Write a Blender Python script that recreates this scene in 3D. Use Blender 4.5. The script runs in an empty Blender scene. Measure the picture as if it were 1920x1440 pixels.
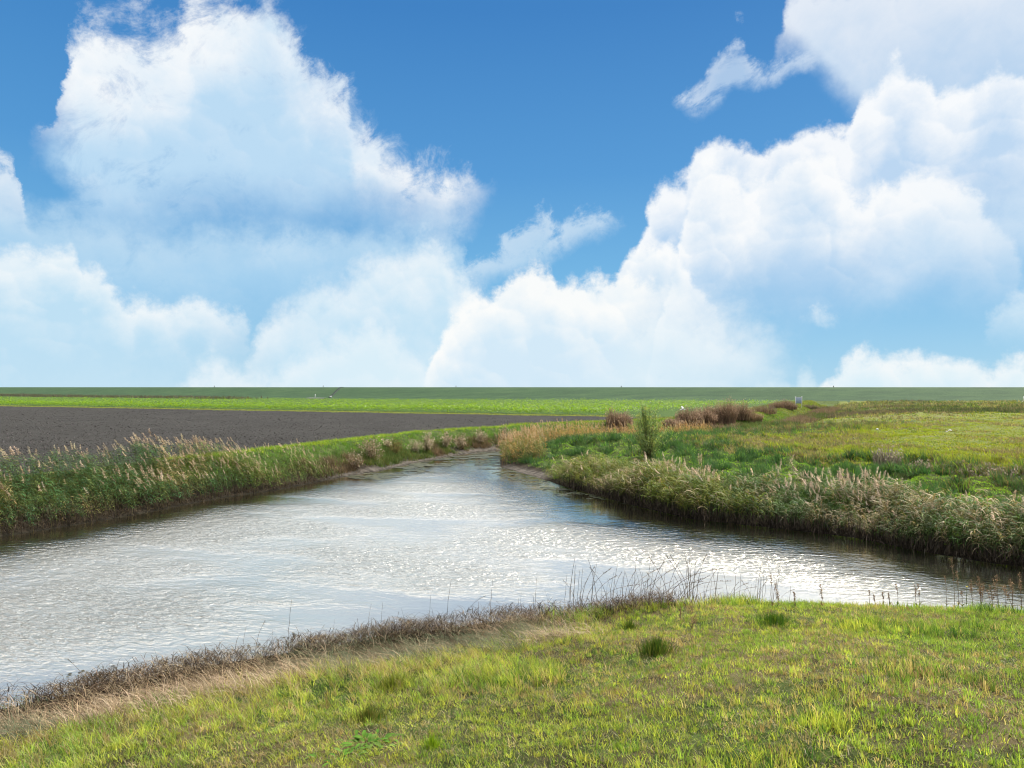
import bpy, math, random
import numpy as np
random.seed(7)
rng = np.random.default_rng(11)
SC = bpy.context.scene
COL = SC.collection
R = math.radians
H = 4.5            # eye height above the water
F = 1280.0         # focal length in photo pixels (1920 wide)
HY = 726.0         # horizon row of the photo
SUN_AZ, SUN_EL = R(48), R(45)

def W(px, py, z=0.0):
    """ground point seen at a photo position, on the level z"""
    Y = F * (H - z) / (py - HY)
    return ((px - 960) / F * Y, Y)

# ------------------------------------------------------------------ properties
def tag(o, label=None, cat=None, group=None, kind=None):
    if label: o['label'] = label
    if cat: o['category'] = cat
    if group: o['group'] = group
    if kind: o['kind'] = kind
    return o

def empty(name, loc, rz=0.0):
    o = bpy.data.objects.new(name, None)
    COL.objects.link(o)
    o.location = loc
    o.rotation_euler = (0, 0, rz)
    o.empty_display_size = 0.2
    return o

def copy_tree(o, parent=None):
    c = o.copy()
    COL.objects.link(c)
    if parent: c.parent = parent
    for ch in list(o.children):
        copy_tree(ch, c)
    return c

# ------------------------------------------------------------------ numpy meshes
def mesh_obj(name, verts, faces, mat, cols=None, parent=None, smooth=False):
    """faces: list of int arrays (n,3) / (n,4)"""
    me = bpy.data.meshes.new(name)
    verts = np.asarray(verts, np.float32)
    faces = [np.asarray(f, np.int32) for f in faces if len(f)]
    loops = np.concatenate([f.ravel() for f in faces])
    tot = np.concatenate([np.full(len(f), f.shape[1], np.int32) for f in faces])
    start = np.concatenate([[0], np.cumsum(tot)[:-1]]).astype(np.int32)
    me.vertices.add(len(verts)); me.vertices.foreach_set('co', verts.ravel())
    me.loops.add(len(loops)); me.loops.foreach_set('vertex_index', loops)
    me.polygons.add(len(tot)); me.polygons.foreach_set('loop_start', start)
    me.update(calc_edges=True)
    if cols is not None:
        c = np.ones((len(verts), 4), np.float32)
        cc = np.asarray(cols, np.float32)
        c[:, :cc.shape[1]] = cc
        a = me.color_attributes.new('Col', 'FLOAT_COLOR', 'POINT')
        a.data.foreach_set('color', c.ravel())
    if smooth:
        me.polygons.foreach_set('use_smooth', np.ones(len(tot), bool))
    if mat: me.materials.append(mat)
    o = bpy.data.objects.new(name, me)
    COL.objects.link(o)
    if parent: o.parent = parent
    return o

class Soup:
    """collects vertices, faces and colours of one mesh"""
    def __init__(s): s.v, s.f3, s.f4, s.c, s.n = [], [], [], [], 0
    def add(s, v, faces, c):
        v = np.asarray(v, np.float32).reshape(-1, 3)
        c = np.asarray(c, np.float32)
        if c.ndim == 1: c = np.tile(c, (len(v), 1))
        s.v.append(v); s.c.append(c)
        for f in faces:
            f = np.asarray(f, np.int32)
            if len(f): (s.f3 if f.shape[1] == 3 else s.f4).append(f + s.n)
        s.n += len(v)
    def data(s):
        f3 = np.concatenate(s.f3) if s.f3 else np.zeros((0, 3), np.int32)
        f4 = np.concatenate(s.f4) if s.f4 else np.zeros((0, 4), np.int32)
        return np.concatenate(s.v), [f4, f3], np.concatenate(s.c)
    def build(s, name, mat, parent=None, smooth=False):
        v, f, c = s.data()
        return mesh_obj(name, v, f, mat, c, parent, smooth)

# ------------------------------------------------------------------ noise
def _h(ix, iy, s):
    n = (ix.astype(np.int64) * 374761393 + iy.astype(np.int64) * 668265263 + s * 1442695041) & 0xFFFFFFFF
    n = ((n ^ (n >> 13)) * 1274126177) & 0xFFFFFFFF
    n = n ^ (n >> 16)
    return (n & 0xFFFF) / 65535.0
def vnoise(x, y, s=0):
    x = np.asarray(x, float); y = np.asarray(y, float)
    ix = np.floor(x); iy = np.floor(y)
    fx = x - ix; fy = y - iy
    fx = fx * fx * (3 - 2 * fx); fy = fy * fy * (3 - 2 * fy)
    a = _h(ix, iy, s); b = _h(ix + 1, iy, s); c = _h(ix, iy + 1, s); d = _h(ix + 1, iy + 1, s)
    return (a + (b - a) * fx) * (1 - fy) + (c + (d - c) * fx) * fy
def fbm(x, y, s=0, o=4):
    t = 0; a = .5; n = 0
    for i in range(o):
        t = t + a * vnoise(x * 2 ** i + 17.3 * i, y * 2 ** i - 9.1 * i, s + i); n += a; a *= .5
    return t / n
def ss(a, b, x):
    t = np.clip((x - a) / (b - a), 0, 1)
    return t * t * (3 - 2 * t)

# ------------------------------------------------------------------ plan of the place
NEAR = np.array([(60, -14), (45, -6), (30, 3), (20, 8.6), (15, 11.2), (11, 12.7), (8, 13.3), (5.4, 13.6), (2.9, 13.6), (1.4, 13.3), (0, 13.1), (-1.5, 12.4),
                 (-3.3, 11.75), (-4.8, 10.9), (-6.0, 10.2), (-7.1, 9.46), (-9, 8.2), (-12, 6), (-16, 1), (-22, -8), (-30, -22)], float)
LEFT = np.array([(-34, -22), (-30, -10), (-26, 0), (-22, 8), (-18.4, 15), (-15.5, 20.6), (-14.7, 21.8), (-13.4, 24.1), (-12, 27.6), (-10.3, 30),
                 (-8.6, 34.2), (-7.4, 36.2), (-6.2, 39.5), (-4.4, 43.6), (-2.9, 46.5), (0, 49.5), (4.5, 54.8), (9, 58), (16, 62), (30, 75.5), (44, 100), (58.5, 128), (69, 150), (150, 320)], float)
RIGHT = np.array([(152, 319), (70.5, 149.5), (60, 127.5), (45.5, 99.5), (30.5, 73.8), (16, 60.4), (9, 55.6), (4.5, 51.5), (0.8, 48), (-.7, 44), (-.6, 38.5), (1.1, 34.5), (2.4, 31),
                  (4.5, 26.3), (6.1, 23.4), (8.2, 22.0), (10.2, 20.6), (11.3, 18.7), (12.3, 17.5), (15, 16), (25, 11), (40, 4), (60, -5), (75, -14)], float)
POND = np.concatenate([NEAR, LEFT, RIGHT])
PLOUGH_A, PLOUGH_M = (10.9, 77.7), -0.43                       # far edge of the ploughed field
DIKE = np.array([(-1500, 760), (-271, 362), (-160, 270), (-58, 207), (0, 187), (71, 168), (121, 161), (300, 150), (1500, 140)], float)

def dist(P, pl):
    """distance of points (n,2) from a polyline"""
    d = np.full(len(P), 1e9)
    for a, b in zip(pl[:-1], pl[1:]):
        ab = b - a
        t = np.clip(((P - a) @ ab) / (ab @ ab), 0, 1)
        q = P - (a + t[:, None] * ab)
        d = np.minimum(d, np.hypot(q[:, 0], q[:, 1]))
    return d
def inside(P, poly):
    c = np.zeros(len(P), bool)
    x, y = P[:, 0], P[:, 1]
    j = len(poly) - 1
    for i in range(len(poly)):
        xi, yi = poly[i]; xj, yj = poly[j]
        if yi != yj:
            c ^= ((yi > y) != (yj > y)) & (x < (xj - xi) * (y - yi) / (yj - yi) + xi)
        j = i
    return c

def terrain(P):
    """height, nearest bank (0 near, 1 left, 2 right), distance to the water (negative in it)"""
    P = np.asarray(P, float)
    D = np.stack([dist(P, NEAR), dist(P, LEFT), dist(P, RIGHT)], 1)
    side = D.argmin(1); d = D.min(1)
    wet = inside(P, POND)
    x, y = P[:, 0], P[:, 1]
    n1 = fbm(x * .9, y * .9, 3) - .5
    n2 = fbm(x * .25, y * .25, 5) - .5
    # near bank: flat and strawy on the left, a steep little lip on the right
    w = ss(0.5, 4.5, x)
    zl = .21 * np.clip(d, 0, 12) + .16 * np.exp(-((d - .75) / .42) ** 2) * (.35 + 1.1 * fbm(x * 1.4, y * 1.4, 133)) - .05 * np.exp(-((d - 1.8) / .6) ** 2) + .02
    zr = .30 * (1 - np.exp(-d / .35)) + .185 * np.clip(d, 0, 12)
    zN = zl * (1 - w) + zr * w + n1 * .17 * ss(.2, 1.5, d) + n2 * .25 * ss(1, 4, d)
    # left bank: steep to a crest, then the field
    zL = 1.28 * ss(-.4, 3.3, d) + .10 * np.exp(-((d - 3.3) / 1.0) ** 2) - .16 * ss(3.6, 6, d) + n1 * .16 * ss(.3, 1.2, d) * (1 - ss(4, 6, d)) + n2 * .10 * ss(3, 8, d)
    # right bank: low lumpy slope to the meadow
    zR = 1.22 * (1 - np.exp(-d / 4.6)) + n1 * .60 * ss(.5, 2.5, d) * (1 - .75 * ss(12, 18, d)) + n2 * .3 * ss(2, 8, d) * (1 - .6 * ss(20, 40, d)) + (fbm(x * 1.9, y * 1.9, 9, 2) - .5) * .42 * ss(1.5, 3, d) * (1 - ss(11, 16, d))
    zR = zR + .30 * np.exp(-(((x - 6.2) / 3.6) ** 2 + ((y - 46.5) / 4.2) ** 2))
    z = np.where(side == 0, zN, np.where(side == 1, zL, zR))
    z = np.where(wet, np.where(y > 58, .45, -.75 * ss(0, 2.2, d)), z)
    # the dike
    foot = dist(P, DIKE)
    beyond = y > np.interp(x, DIKE[:, 0], DIKE[:, 1])
    s = np.where(beyond, foot, -foot)
    up = ss(-2.5, 21, s) * .55 + .45 * np.clip(s / 19, 0, 1)
    zd = 1.1 + 3.4 * np.clip(up, 0, 1)
    zd = np.where(s > 36, np.maximum(4.5 - (s - 36) * .28, -1.0), zd)
    z = np.where(s > -2.5, zd, z)
    z = np.where((side == 1) | (side == 2), np.where(y > 58, np.maximum(z, .45), z), z)
    return z, side, np.where(wet, -d, d), s
def ground(P):
    return terrain(P)[0]
def gz(x, y):
    return float(terrain(np.array([(x, y)]))[0][0])

def hit(px, py):
    """where the sight line of a photo position first meets the land or the water"""
    Ys = np.concatenate([np.arange(3, 70, .04), np.arange(70, 400, .4)])
    P = np.stack([(px - 960) / F * Ys, Ys], 1)
    z = np.maximum(terrain(P)[0], 0.0)
    ray = H - (py - HY) / F * Ys
    k = np.argmax(ray <= z)
    return float(P[k, 0]), float(P[k, 1]), float(z[k])
# ------------------------------------------------------------------ node helper
class N:
    def __init__(s, tree): s.t = tree; s.k = 0
    def n(s, typ, ins=None, **kw):
        o = s.t.nodes.new(typ)
        s.k += 1; o.location = ((s.k % 40) * 180, -(s.k // 40) * 250)
        for k, v in kw.items(): setattr(o, k, v)
        for k, v in (ins or {}).items():
            sk = o.inputs[k]
            if hasattr(v, 'links') or isinstance(v, bpy.types.NodeSocket): s.t.links.new(v, sk)
            else: sk.default_value = v
        return o
    def m(s, op, a, b=0.0, c=0.0, clamp=False):
        o = s.n('ShaderNodeMath', {0: a, 1: b, 2: c}, operation=op); o.use_clamp = clamp
        return o.outputs[0]
    def v(s, op, a, b=(0, 0, 0), sc=None):
        o = s.n('ShaderNodeVectorMath', {0: a, 1: b}, operation=op)
        if sc is not None:
            if isinstance(sc, bpy.types.NodeSocket): s.t.links.new(sc, o.inputs['Scale'])
            else: o.inputs['Scale'].default_value = sc
        return o.outputs[1] if op in ('LENGTH', 'DOT_PRODUCT', 'DISTANCE') else o.outputs[0]
    def step(s, x, a, b, lo=0.0, hi=1.0, smooth=True):
        o = s.n('ShaderNodeMapRange', {0: x, 1: a, 2: b, 3: lo, 4: hi})
        o.interpolation_type = 'SMOOTHSTEP' if smooth else 'LINEAR'
        return o.outputs[0]
    def noise(s, vec, scale, detail=4, rough=.5, typ='FBM', out=0, lac=2.0, dist=0.0):
        o = s.n('ShaderNodeTexNoise', {'Vector': vec, 'Scale': scale, 'Detail': detail, 'Roughness': rough, 'Lacunarity': lac, 'Distortion': dist})
        o.noise_type = typ
        return o.outputs[out]
    def vor(s, vec, scale, detail=0, rough=.5, smooth=None):
        o = s.n('ShaderNodeTexVoronoi', {'Vector': vec, 'Scale': scale, 'Detail': detail, 'Roughness': rough})
        if smooth is not None:
            o.feature = 'SMOOTH_F1'; o.inputs['Smoothness'].default_value = smooth
        o.normalize = True
        return o.outputs[0]
    def mix(s, f, a, b, blend='MIX'):
        o = s.n('ShaderNodeMix', data_type='RGBA', blend_type=blend)
        for k, val in ((0, f), (6, a), (7, b)):
            if isinstance(val, bpy.types.NodeSocket): s.t.links.new(val, o.inputs[k])
            else: o.inputs[k].default_value = val if k == 0 else (tuple(val) + (1,))[:4]
        return o.outputs[2]
    def ramp(s, f, pts):
        o = s.n('ShaderNodeValToRGB', {0: f})
        e = o.color_ramp.elements
        while len(e) < len(pts): e.new(.5)
        for el, (p, c) in zip(e, pts):
            el.position = p; el.color = (tuple(c) + (1,))[:4]
        return o.outputs[0]
    def curve(s, x, pts):
        o = s.n('ShaderNodeFloatCurve', {'Value': x})
        mp = o.mapping; mp.use_clip = True
        mp.clip_min_x = 0; mp.clip_max_x = 1; mp.clip_min_y = 0; mp.clip_max_y = 1
        c = mp.curves[0]
        pts = sorted(pts)
        c.points[0].location = pts[0]; c.points[1].location = pts[-1]
        for p in pts[1:-1]: c.points.new(*p)
        for p in c.points: p.handle_type = 'VECTOR'
        mp.update()
        return o.outputs[0]

# ------------------------------------------------------------------ sky
AZM = .70
def az_el(px, py):
    dx = px - 960
    return math.atan(dx / F), math.atan((HY - py) / math.hypot(dx, F))

def make_world():
    w = bpy.data.worlds.new('World'); SC.world = w
    w.use_nodes = True
    t = w.node_tree; t.nodes.clear()
    b = N(t)
    d = b.n('ShaderNodeTexCoord').outputs['Generated']
    d = b.v('NORMALIZE', d)
    sep = b.n('ShaderNodeSeparateXYZ', {0: d}).outputs
    az = b.m('ARCTAN2', sep[0], sep[1])
    el = b.m('ARCSINE', sep[2])
    sky = b.n('ShaderNodeTexSky', sky_type='NISHITA', sun_disc=False, sun_elevation=SUN_EL, sun_rotation=SUN_AZ, air_density=1.0, dust_density=.3, ozone_density=2.0).outputs[0]
    # clear blue that pales towards the horizon
    grad = b.ramp(b.m('DIVIDE', el, 1.2, clamp=True), SKY_RAMP)
    nis = b.v('SCALE', sky, sc=.085)
    col = b.mix(.90, nis, grad)

    # noise fields on the sphere of directions
    w1 = b.noise(d, 9.0, 6, .64, out=1)
    w1 = b.v('SUBTRACT', w1, (.5, .5, .5))
    ws = b.n('ShaderNodeSeparateXYZ', {0: w1}).outputs
    fine = b.noise(d, 38.0, 4, .66)
    big = b.noise(d, 6.0, 5, .55)
    slant = b.n('ShaderNodeVectorRotate', {'Vector': d, 'Angle': R(32)}, rotation_type='Y_AXIS').outputs[0]
    stretch = b.v('MULTIPLY', slant, (1.0, 1.0, 1.5))
    wisp = b.noise(stretch, 13.0, 6, .70, dist=.5)
    dw = b.v('ADD', b.v('ADD', d, b.v('SCALE', w1, sc=.034)), b.v('SCALE', b.v('SUBTRACT', b.noise(d, 42.0, 3, .6, out=1), (.5, .5, .5)), sc=.010))
    def lobes(scale, vec):
        v = b.n('ShaderNodeTexVoronoi', {'Vector': vec, 'Scale': scale, 'Detail': 0.0}, feature='SMOOTH_F1')
        v.inputs['Smoothness'].default_value = .22
        out = b.v('SCALE', b.v('SUBTRACT', vec, v.outputs['Position']), sc=scale)
        return v.outputs['Distance'], b.v('DOT_PRODUCT', out, (.45, -.1, .85))
    d1, l1 = lobes(11.0, dw)
    d2, l2 = lobes(25.0, b.v('ADD', dw, (.31, .17, .05)))
    bil = b.m('ADD', b.m('MULTIPLY', d1, .50), b.m('MULTIPLY', d2, .42))
    relief = b.m('ADD', b.m('MULTIPLY', l1, .16), b.m('ADD', b.m('MULTIPLY', l2, .11), b.m('MULTIPLY', b.m('SUBTRACT', fine, .5), .22)))
    puff = b.m('SUBTRACT', .48, bil)
    u = b.step(az, -AZM, AZM, smooth=False)

    def layer(col, top, bot, soft, fade, opac, bright, shade, depth, warp=1.0, puffy=.03, wispy=0.0, rel=1.0, light=1.0, rag=.05, wrag=0.0):
        tp = [((az_el(x, y)[0] + AZM) / (2 * AZM), max(0, az_el(x, y)[1] + .1) / .8) for x, y in top]
        bp = [((az_el(x, y)[0] + AZM) / (2 * AZM), max(0, az_el(x, y)[1] + .1) / .8) for x, y in bot]
        uu = b.m('ADD', u, b.m('MULTIPLY', ws[0], .035 * warp / (2 * AZM) * 2))
        ee = b.m('ADD', el, b.m('MULTIPLY', ws[1], .07 * warp))
        T = b.m('MULTIPLY_ADD', b.curve(uu, tp), .8, -.1)
        B = b.m('MULTIPLY_ADD', b.curve(uu, bp), .8, -.1)
        h = b.m('SUBTRACT', T, ee)
        h = b.m('ADD', h, b.m('MULTIPLY', puff, puffy))
        h2 = b.m('ADD', h, b.m('MULTIPLY', b.m('SUBTRACT', fine, .5), rag))
        if wrag: h2 = b.m('ADD', h2, b.m('MULTIPLY', b.m('SUBTRACT', wisp, .5), wrag))
        a = b.step(h2, -soft * .3, soft)
        ab = b.step(b.m('ADD', b.m('SUBTRACT', ee, B), b.m('MULTIPLY', b.m('SUBTRACT', big, .5), fade * .9)), -fade * .3, fade)
        a = b.m('MULTIPLY', a, ab)
        if wispy:
            k = b.step(wisp, .60 - .25 * (1 - wispy), .36 - .25 * (1 - wispy))
            a = b.m('MULTIPLY', a, b.m('SUBTRACT', 1.0, b.m('MULTIPLY', k, wispy)))
        a = b.m('MULTIPLY', a, opac, clamp=True)
        s = b.step(b.m('ADD', b.m('ADD', h, b.m('MULTIPLY', b.m('SUBTRACT', big, .5), depth * 1.5)), b.m('MULTIPLY', b.m('SUBTRACT', wisp, .5), depth * .5)), 0.0, depth)
        s = b.m('SUBTRACT', s, b.m('MULTIPLY', relief, 1.7 * rel), clamp=True)
        c = b.mix(s, bright, shade)
        if light != 1.0: c = b.v('SCALE', c, sc=light)
        return b.mix(a, col, c)
    for L in CLOUDS:
        col = layer(col, **L)

    # whatever lies outside the photo: broken cloud, thickened to whiten the water
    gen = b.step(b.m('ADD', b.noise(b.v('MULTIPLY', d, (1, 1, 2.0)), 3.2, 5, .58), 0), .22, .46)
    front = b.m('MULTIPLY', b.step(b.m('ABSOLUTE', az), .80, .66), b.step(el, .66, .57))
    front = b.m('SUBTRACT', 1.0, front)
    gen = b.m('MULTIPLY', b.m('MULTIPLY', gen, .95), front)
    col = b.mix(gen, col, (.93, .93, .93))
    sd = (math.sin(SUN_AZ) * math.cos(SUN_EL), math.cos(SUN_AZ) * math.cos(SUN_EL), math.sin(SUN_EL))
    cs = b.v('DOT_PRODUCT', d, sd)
    glow = b.m('MULTIPLY', b.m('MULTIPLY', b.step(el, .55, .66), b.step(el, 1.35, .9)), b.step(b.m('ABSOLUTE', az), 1.15, .75))  # bright sky patch added above the view so the water reflects whiter
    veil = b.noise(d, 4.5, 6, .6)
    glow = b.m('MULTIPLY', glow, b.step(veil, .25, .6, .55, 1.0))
    col = b.mix(glow, col, (ADDED_GLARE, ADDED_GLARE * .99, ADDED_GLARE * .96))
    # below the horizon
    col = b.mix(b.step(el, -.02, -.08), col, (.12, .13, .10))
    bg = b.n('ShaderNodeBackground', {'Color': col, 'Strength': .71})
    out = b.n('ShaderNodeOutputWorld', {0: bg.outputs[0]})
    w.cycles.sampling_method = 'MANUAL'; w.cycles.sample_map_resolution = 512
    return w
ADDED_GLARE = 3.1  # brightness of the sky patch added for the water
SKY_RAMP = [(0.0, (.36, .66, .88)), (.05, (.29, .59, .85)), (.13, (.165, .47, .79)), (.25, (.088, .33, .69)), (.42, (.045, .225, .57)), (.8, (.03, .17, .48)), (1.0, (.03, .15, .45))]
WHITE = (.93, .95, .97); PALE = (.58, .74, .90); GREYB = (.44, .60, .82)
CLOUDS = [
 # soft haze behind everything near the horizon
 dict(top=[(0, 600), (300, 600), (500, 640), (900, 600), (1300, 620), (1420, 680), (1500, 700), (1920, 690)], bot=[(0, 800), (1920, 800)], soft=.10, fade=.02, opac=.55, bright=(.70, .86, .95), shade=(.72, .87, .95), depth=.1, warp=1.5, puffy=.02),
 # grey blue cloud, upper right
 dict(top=[(1455, 130), (1475, 60), (1485, 10), (1520, -60), (1960, -80)], bot=[(1455, 120), (1480, 105), (1530, 150), (1600, 240), (1700, 300), (1960, 330)], soft=.03, fade=.05, opac=.95, bright=(.80, .86, .94), shade=(.50, .67, .87), depth=.16, warp=.8, puffy=.03, rel=.35),
 # feather, upper right
 dict(top=[(1220, 240), (1258, 186), (1285, 165), (1318, 150), (1345, 105), (1380, 62), (1396, 66), (1412, 104), (1445, 116), (1500, 105), (1540, 95), (1580, 100), (1600, 300)], bot=[(1240, 190), (1290, 212), (1330, 205), (1380, 172), (1440, 168), (1500, 158), (1540, 140), (1600, 120)], soft=.02, fade=.015, opac=.70, bright=(.70, .80, .92), shade=(.55, .70, .88), depth=.06, warp=1.1, puffy=.01, wispy=.85, wrag=.07),
 # haze sheet under the big left cloud
 dict(top=[(-40, 330), (60, 380), (150, 375), (300, 400), (850, 420), (880, 460), (900, 600)], bot=[(-40, 640), (300, 640), (600, 640), (900, 640)], soft=.05, fade=.10, opac=.70, bright=(.62, .80, .93), shade=(.46, .70, .90), depth=.12, warp=1.5, puffy=.02, wispy=.4),
 # big left cloud
 dict(top=[(60, 330), (88, 220), (100, 190), (108, 60), (104, 22), (135, 34), (200, 36), (300, 40), (340, 34), (362, -30), (500, -30), (545, 30), (570, 90), (605, 120), (645, 150), (655, 190), (662, 236), (700, 256), (728, 292), (780, 316), (860, 322), (900, 342), (928, 360), (940, 400)],
      bot=[(60, 270), (95, 262), (110, 300), (145, 365), (160, 430), (200, 450), (300, 445), (450, 425), (600, 415), (700, 430), (790, 450), (840, 470), (880, 420), (925, 366), (940, 350)], soft=.045, fade=.09, opac=1.0, bright=(.92, .95, .975), shade=(.50, .71, .90), depth=.15, warp=1.25, puffy=.025, wispy=.46, rel=.6, rag=.06, wrag=.12),
 # torn right shoulder of the big cloud
 dict(top=[(440, 300), (500, 40), (560, 60), (610, 110), (660, 150), (690, 230), (760, 290), (800, 330)], bot=[(440, 100), (520, 180), (600, 280), (700, 310), (800, 330)], soft=.06, fade=.06, opac=.6, wrag=.2, bright=(.75, .85, .94), shade=(.5, .68, .88), depth=.1, warp=1.6, puffy=.02, wispy=.8),
 # left edge scrap
 dict(top=[(-60, 270), (0, 285), (22, 300), (34, 330), (36, 370), (45, 420), (70, 470)], bot=[(-60, 420), (40, 425), (70, 440)], soft=.03, fade=.05, opac=.85, bright=(.85, .91, .96), shade=(.60, .76, .91), depth=.1, puffy=.03, wrag=.12),
 # faint puff under the big cloud
 dict(top=[(440, 520), (480, 475), (520, 440), (560, 455), (600, 480), (650, 530)], bot=[(440, 500), (520, 520), (600, 520), (650, 500)], soft=.05, fade=.05, opac=.55, bright=(.80, .89, .96), shade=(.6, .78, .92), depth=.08, puffy=.02, wispy=.5),
 # feathers, centre
 dict(top=[(860, 560), (885, 490), (925, 465), (965, 428), (1000, 388), (1036, 370), (1044, 404), (1060, 420), (1110, 402), (1166, 396), (1180, 470)], bot=[(860, 540), (960, 540), (1040, 500), (1085, 470), (1130, 445), (1166, 408), (1180, 380)], soft=.025, fade=.03, opac=.62, bright=(.74, .86, .95), shade=(.62, .79, .92), depth=.08, warp=1.1, puffy=.01, wispy=.8, wrag=.09),
 # centre left cumulus with a hard upper edge
 dict(top=[(455, 720), (480, 625), (500, 600), (530, 570), (600, 538), (680, 500), (735, 488), (790, 460), (838, 450), (848, 480), (870, 520), (960, 560), (1000, 700)], bot=[(455, 720), (520, 760), (700, 800), (1000, 800)], soft=.04, fade=.08, opac=.85, bright=(.88, .94, .97), shade=(.60, .80, .93), depth=.12, puffy=.045, wispy=.3),
 # far towers, right
 dict(top=[(1150, 640), (1195, 450), (1222, 362), (1250, 328), (1292, 322), (1305, 292), (1335, 270), (1392, 266), (1415, 288), (1445, 268), (1482, 246), (1495, 228), (1540, 224), (1570, 240), (1592, 240), (1602, 196), (1618, 166), (1652, 145), (1664, 112), (1690, 104), (1712, 130), (1738, 160), (1758, 190), (1790, 168), (1835, 140), (1872, 122), (1900, 130), (1960, 190)],
      bot=[(1190, 600), (1400, 560), (1650, 560), (1850, 480), (1960, 440)], soft=.02, fade=.13, opac=.96, bright=(.95, .97, .99), shade=(.52, .69, .89), depth=.12, warp=.6, puffy=.05, rel=1.3),
 # nearer heap, right
 dict(top=[(1230, 640), (1275, 430), (1300, 345), (1330, 300), (1370, 320), (1400, 335), (1470, 318), (1500, 290), (1560, 290), (1572, 330), (1600, 350), (1625, 345), (1660, 322), (1690, 335), (1715, 310), (1760, 300), (1790, 310), (1840, 360), (1900, 440), (1930, 520), (1960, 640)],
      bot=[(1280, 700), (1400, 620), (1560, 580), (1700, 560), (1850, 540), (1960, 520)], soft=.02, fade=.13, opac=.94, bright=(.96, .975, .985), shade=(.55, .72, .90), depth=.15, warp=.7, puffy=.055, rel=1.3),
 # blue haze at the right edge under the towers
 dict(top=[(1560, 640), (1640, 420), (1760, 330), (1860, 300), (1960, 240)], bot=[(1560, 600), (1700, 585), (1850, 570), (1960, 540)], soft=.10, fade=.12, opac=.75, bright=(.74, .85, .95), shade=(.55, .74, .91), depth=.2, warp=1.4, puffy=.03, wispy=.4),
 # round head left of it
 dict(top=[(1130, 640), (1164, 505), (1176, 476), (1202, 448), (1240, 438), (1266, 450), (1278, 480), (1330, 560), (1400, 700)], bot=[(1140, 600), (1250, 640), (1400, 640)], soft=.018, fade=.12, opac=.97, bright=(.965, .98, .985), shade=(.62, .78, .92), depth=.10, warp=.6, puffy=.05, rel=1.2),
 # pale fall of cloud right of the centre
 dict(top=[(1080, 640), (1150, 540), (1230, 520), (1320, 540), (1420, 580), (1500, 660), (1540, 760)], bot=[(1080, 800), (1300, 800), (1420, 740), (1540, 640)], soft=.09, fade=.09, opac=.85, bright=(.90, .95, .97), shade=(.74, .87, .95), depth=.14, warp=1.3, puffy=.03, wispy=.35, wrag=.08),
 # bright bank, centre
 dict(top=[(795, 720), (815, 640), (832, 600), (868, 562), (925, 545), (958, 530), (1000, 504), (1042, 504), (1056, 532), (1076, 518), (1125, 510), (1185, 516), (1230, 530), (1300, 545), (1400, 560), (1480, 600)], bot=[(795, 770), (900, 800), (1080, 800), (1160, 720), (1230, 600), (1300, 540), (1480, 540)], soft=.020, fade=.09, opac=.97, bright=(.97, .98, .97), shade=(.66, .82, .94), depth=.13, warp=.7, puffy=.05, rel=1.1),
 # lower left heap
 dict(top=[(-60, 470), (0, 474), (55, 482), (80, 466), (130, 458), (146, 474), (150, 492), (190, 494), (204, 514), (226, 546), (246, 558), (272, 544), (340, 548), (376, 556), (405, 578), (452, 598), (470, 640), (490, 720)], bot=[(-60, 780), (200, 780), (400, 720), (490, 660)], soft=.024, fade=.12, opac=.9, bright=(.90, .95, .97), shade=(.54, .76, .91), depth=.09, puffy=.045, warp=.8),
 # low puffs along the horizon
 dict(top=[(310, 740), (335, 702), (365, 678), (402, 658), (440, 674), (480, 690), (520, 690), (600, 640), (700, 600), (760, 630), (830, 740)], bot=[(310, 775), (830, 780)], soft=.035, fade=.03, opac=.75, bright=(.88, .94, .97), shade=(.74, .88, .95), depth=.08, puffy=.035),
 dict(top=[(1520, 760), (1545, 715), (1562, 688), (1582, 664), (1612, 650), (1642, 640), (1658, 656), (1700, 660), (1760, 654), (1800, 662), (1850, 674), (1920, 664), (1960, 660)], bot=[(1520, 770), (1960, 770)], soft=.022, fade=.01, opac=.92, bright=(.93, .965, .97), shade=(.70, .87, .95), depth=.06, puffy=.03, warp=.7),
 dict(top=[(1390, 760), (1412, 712), (1440, 690), (1470, 704), (1490, 720), (1505, 690), (1520, 672), (1535, 700), (1550, 760)], bot=[(1390, 760), (1550, 760)], soft=.035, fade=.02, opac=.6, bright=(.85, .93, .96), shade=(.74, .88, .95), depth=.06, puffy=.02),
 dict(top=[(1490, 625), (1500, 598), (1530, 580), (1560, 590), (1580, 604), (1600, 640)], bot=[(1490, 600), (1540, 606), (1600, 600)], soft=.02, fade=.015, opac=.7, bright=(.88, .94, .97), shade=(.75, .88, .95), depth=.05, puffy=.02, wispy=.5),
 dict(top=[(1855, 660), (1872, 580), (1895, 545), (1930, 525), (1960, 520)], bot=[(1855, 620), (1900, 640), (1960, 650)], soft=.03, fade=.06, opac=.7, bright=(.82, .91, .96), shade=(.64, .82, .93), depth=.08, puffy=.02),
]
make_world()

sun = bpy.data.lights.new('sun', 'SUN')
sun.energy = 5.0; sun.angle = R(.6); sun.color = (1, .94, .84)
so = bpy.data.objects.new('sun', sun); COL.objects.link(so)
so.rotation_euler = (R(90) - SUN_EL, 0, math.pi - SUN_AZ)
so.location = (0, 0, 40)

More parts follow.
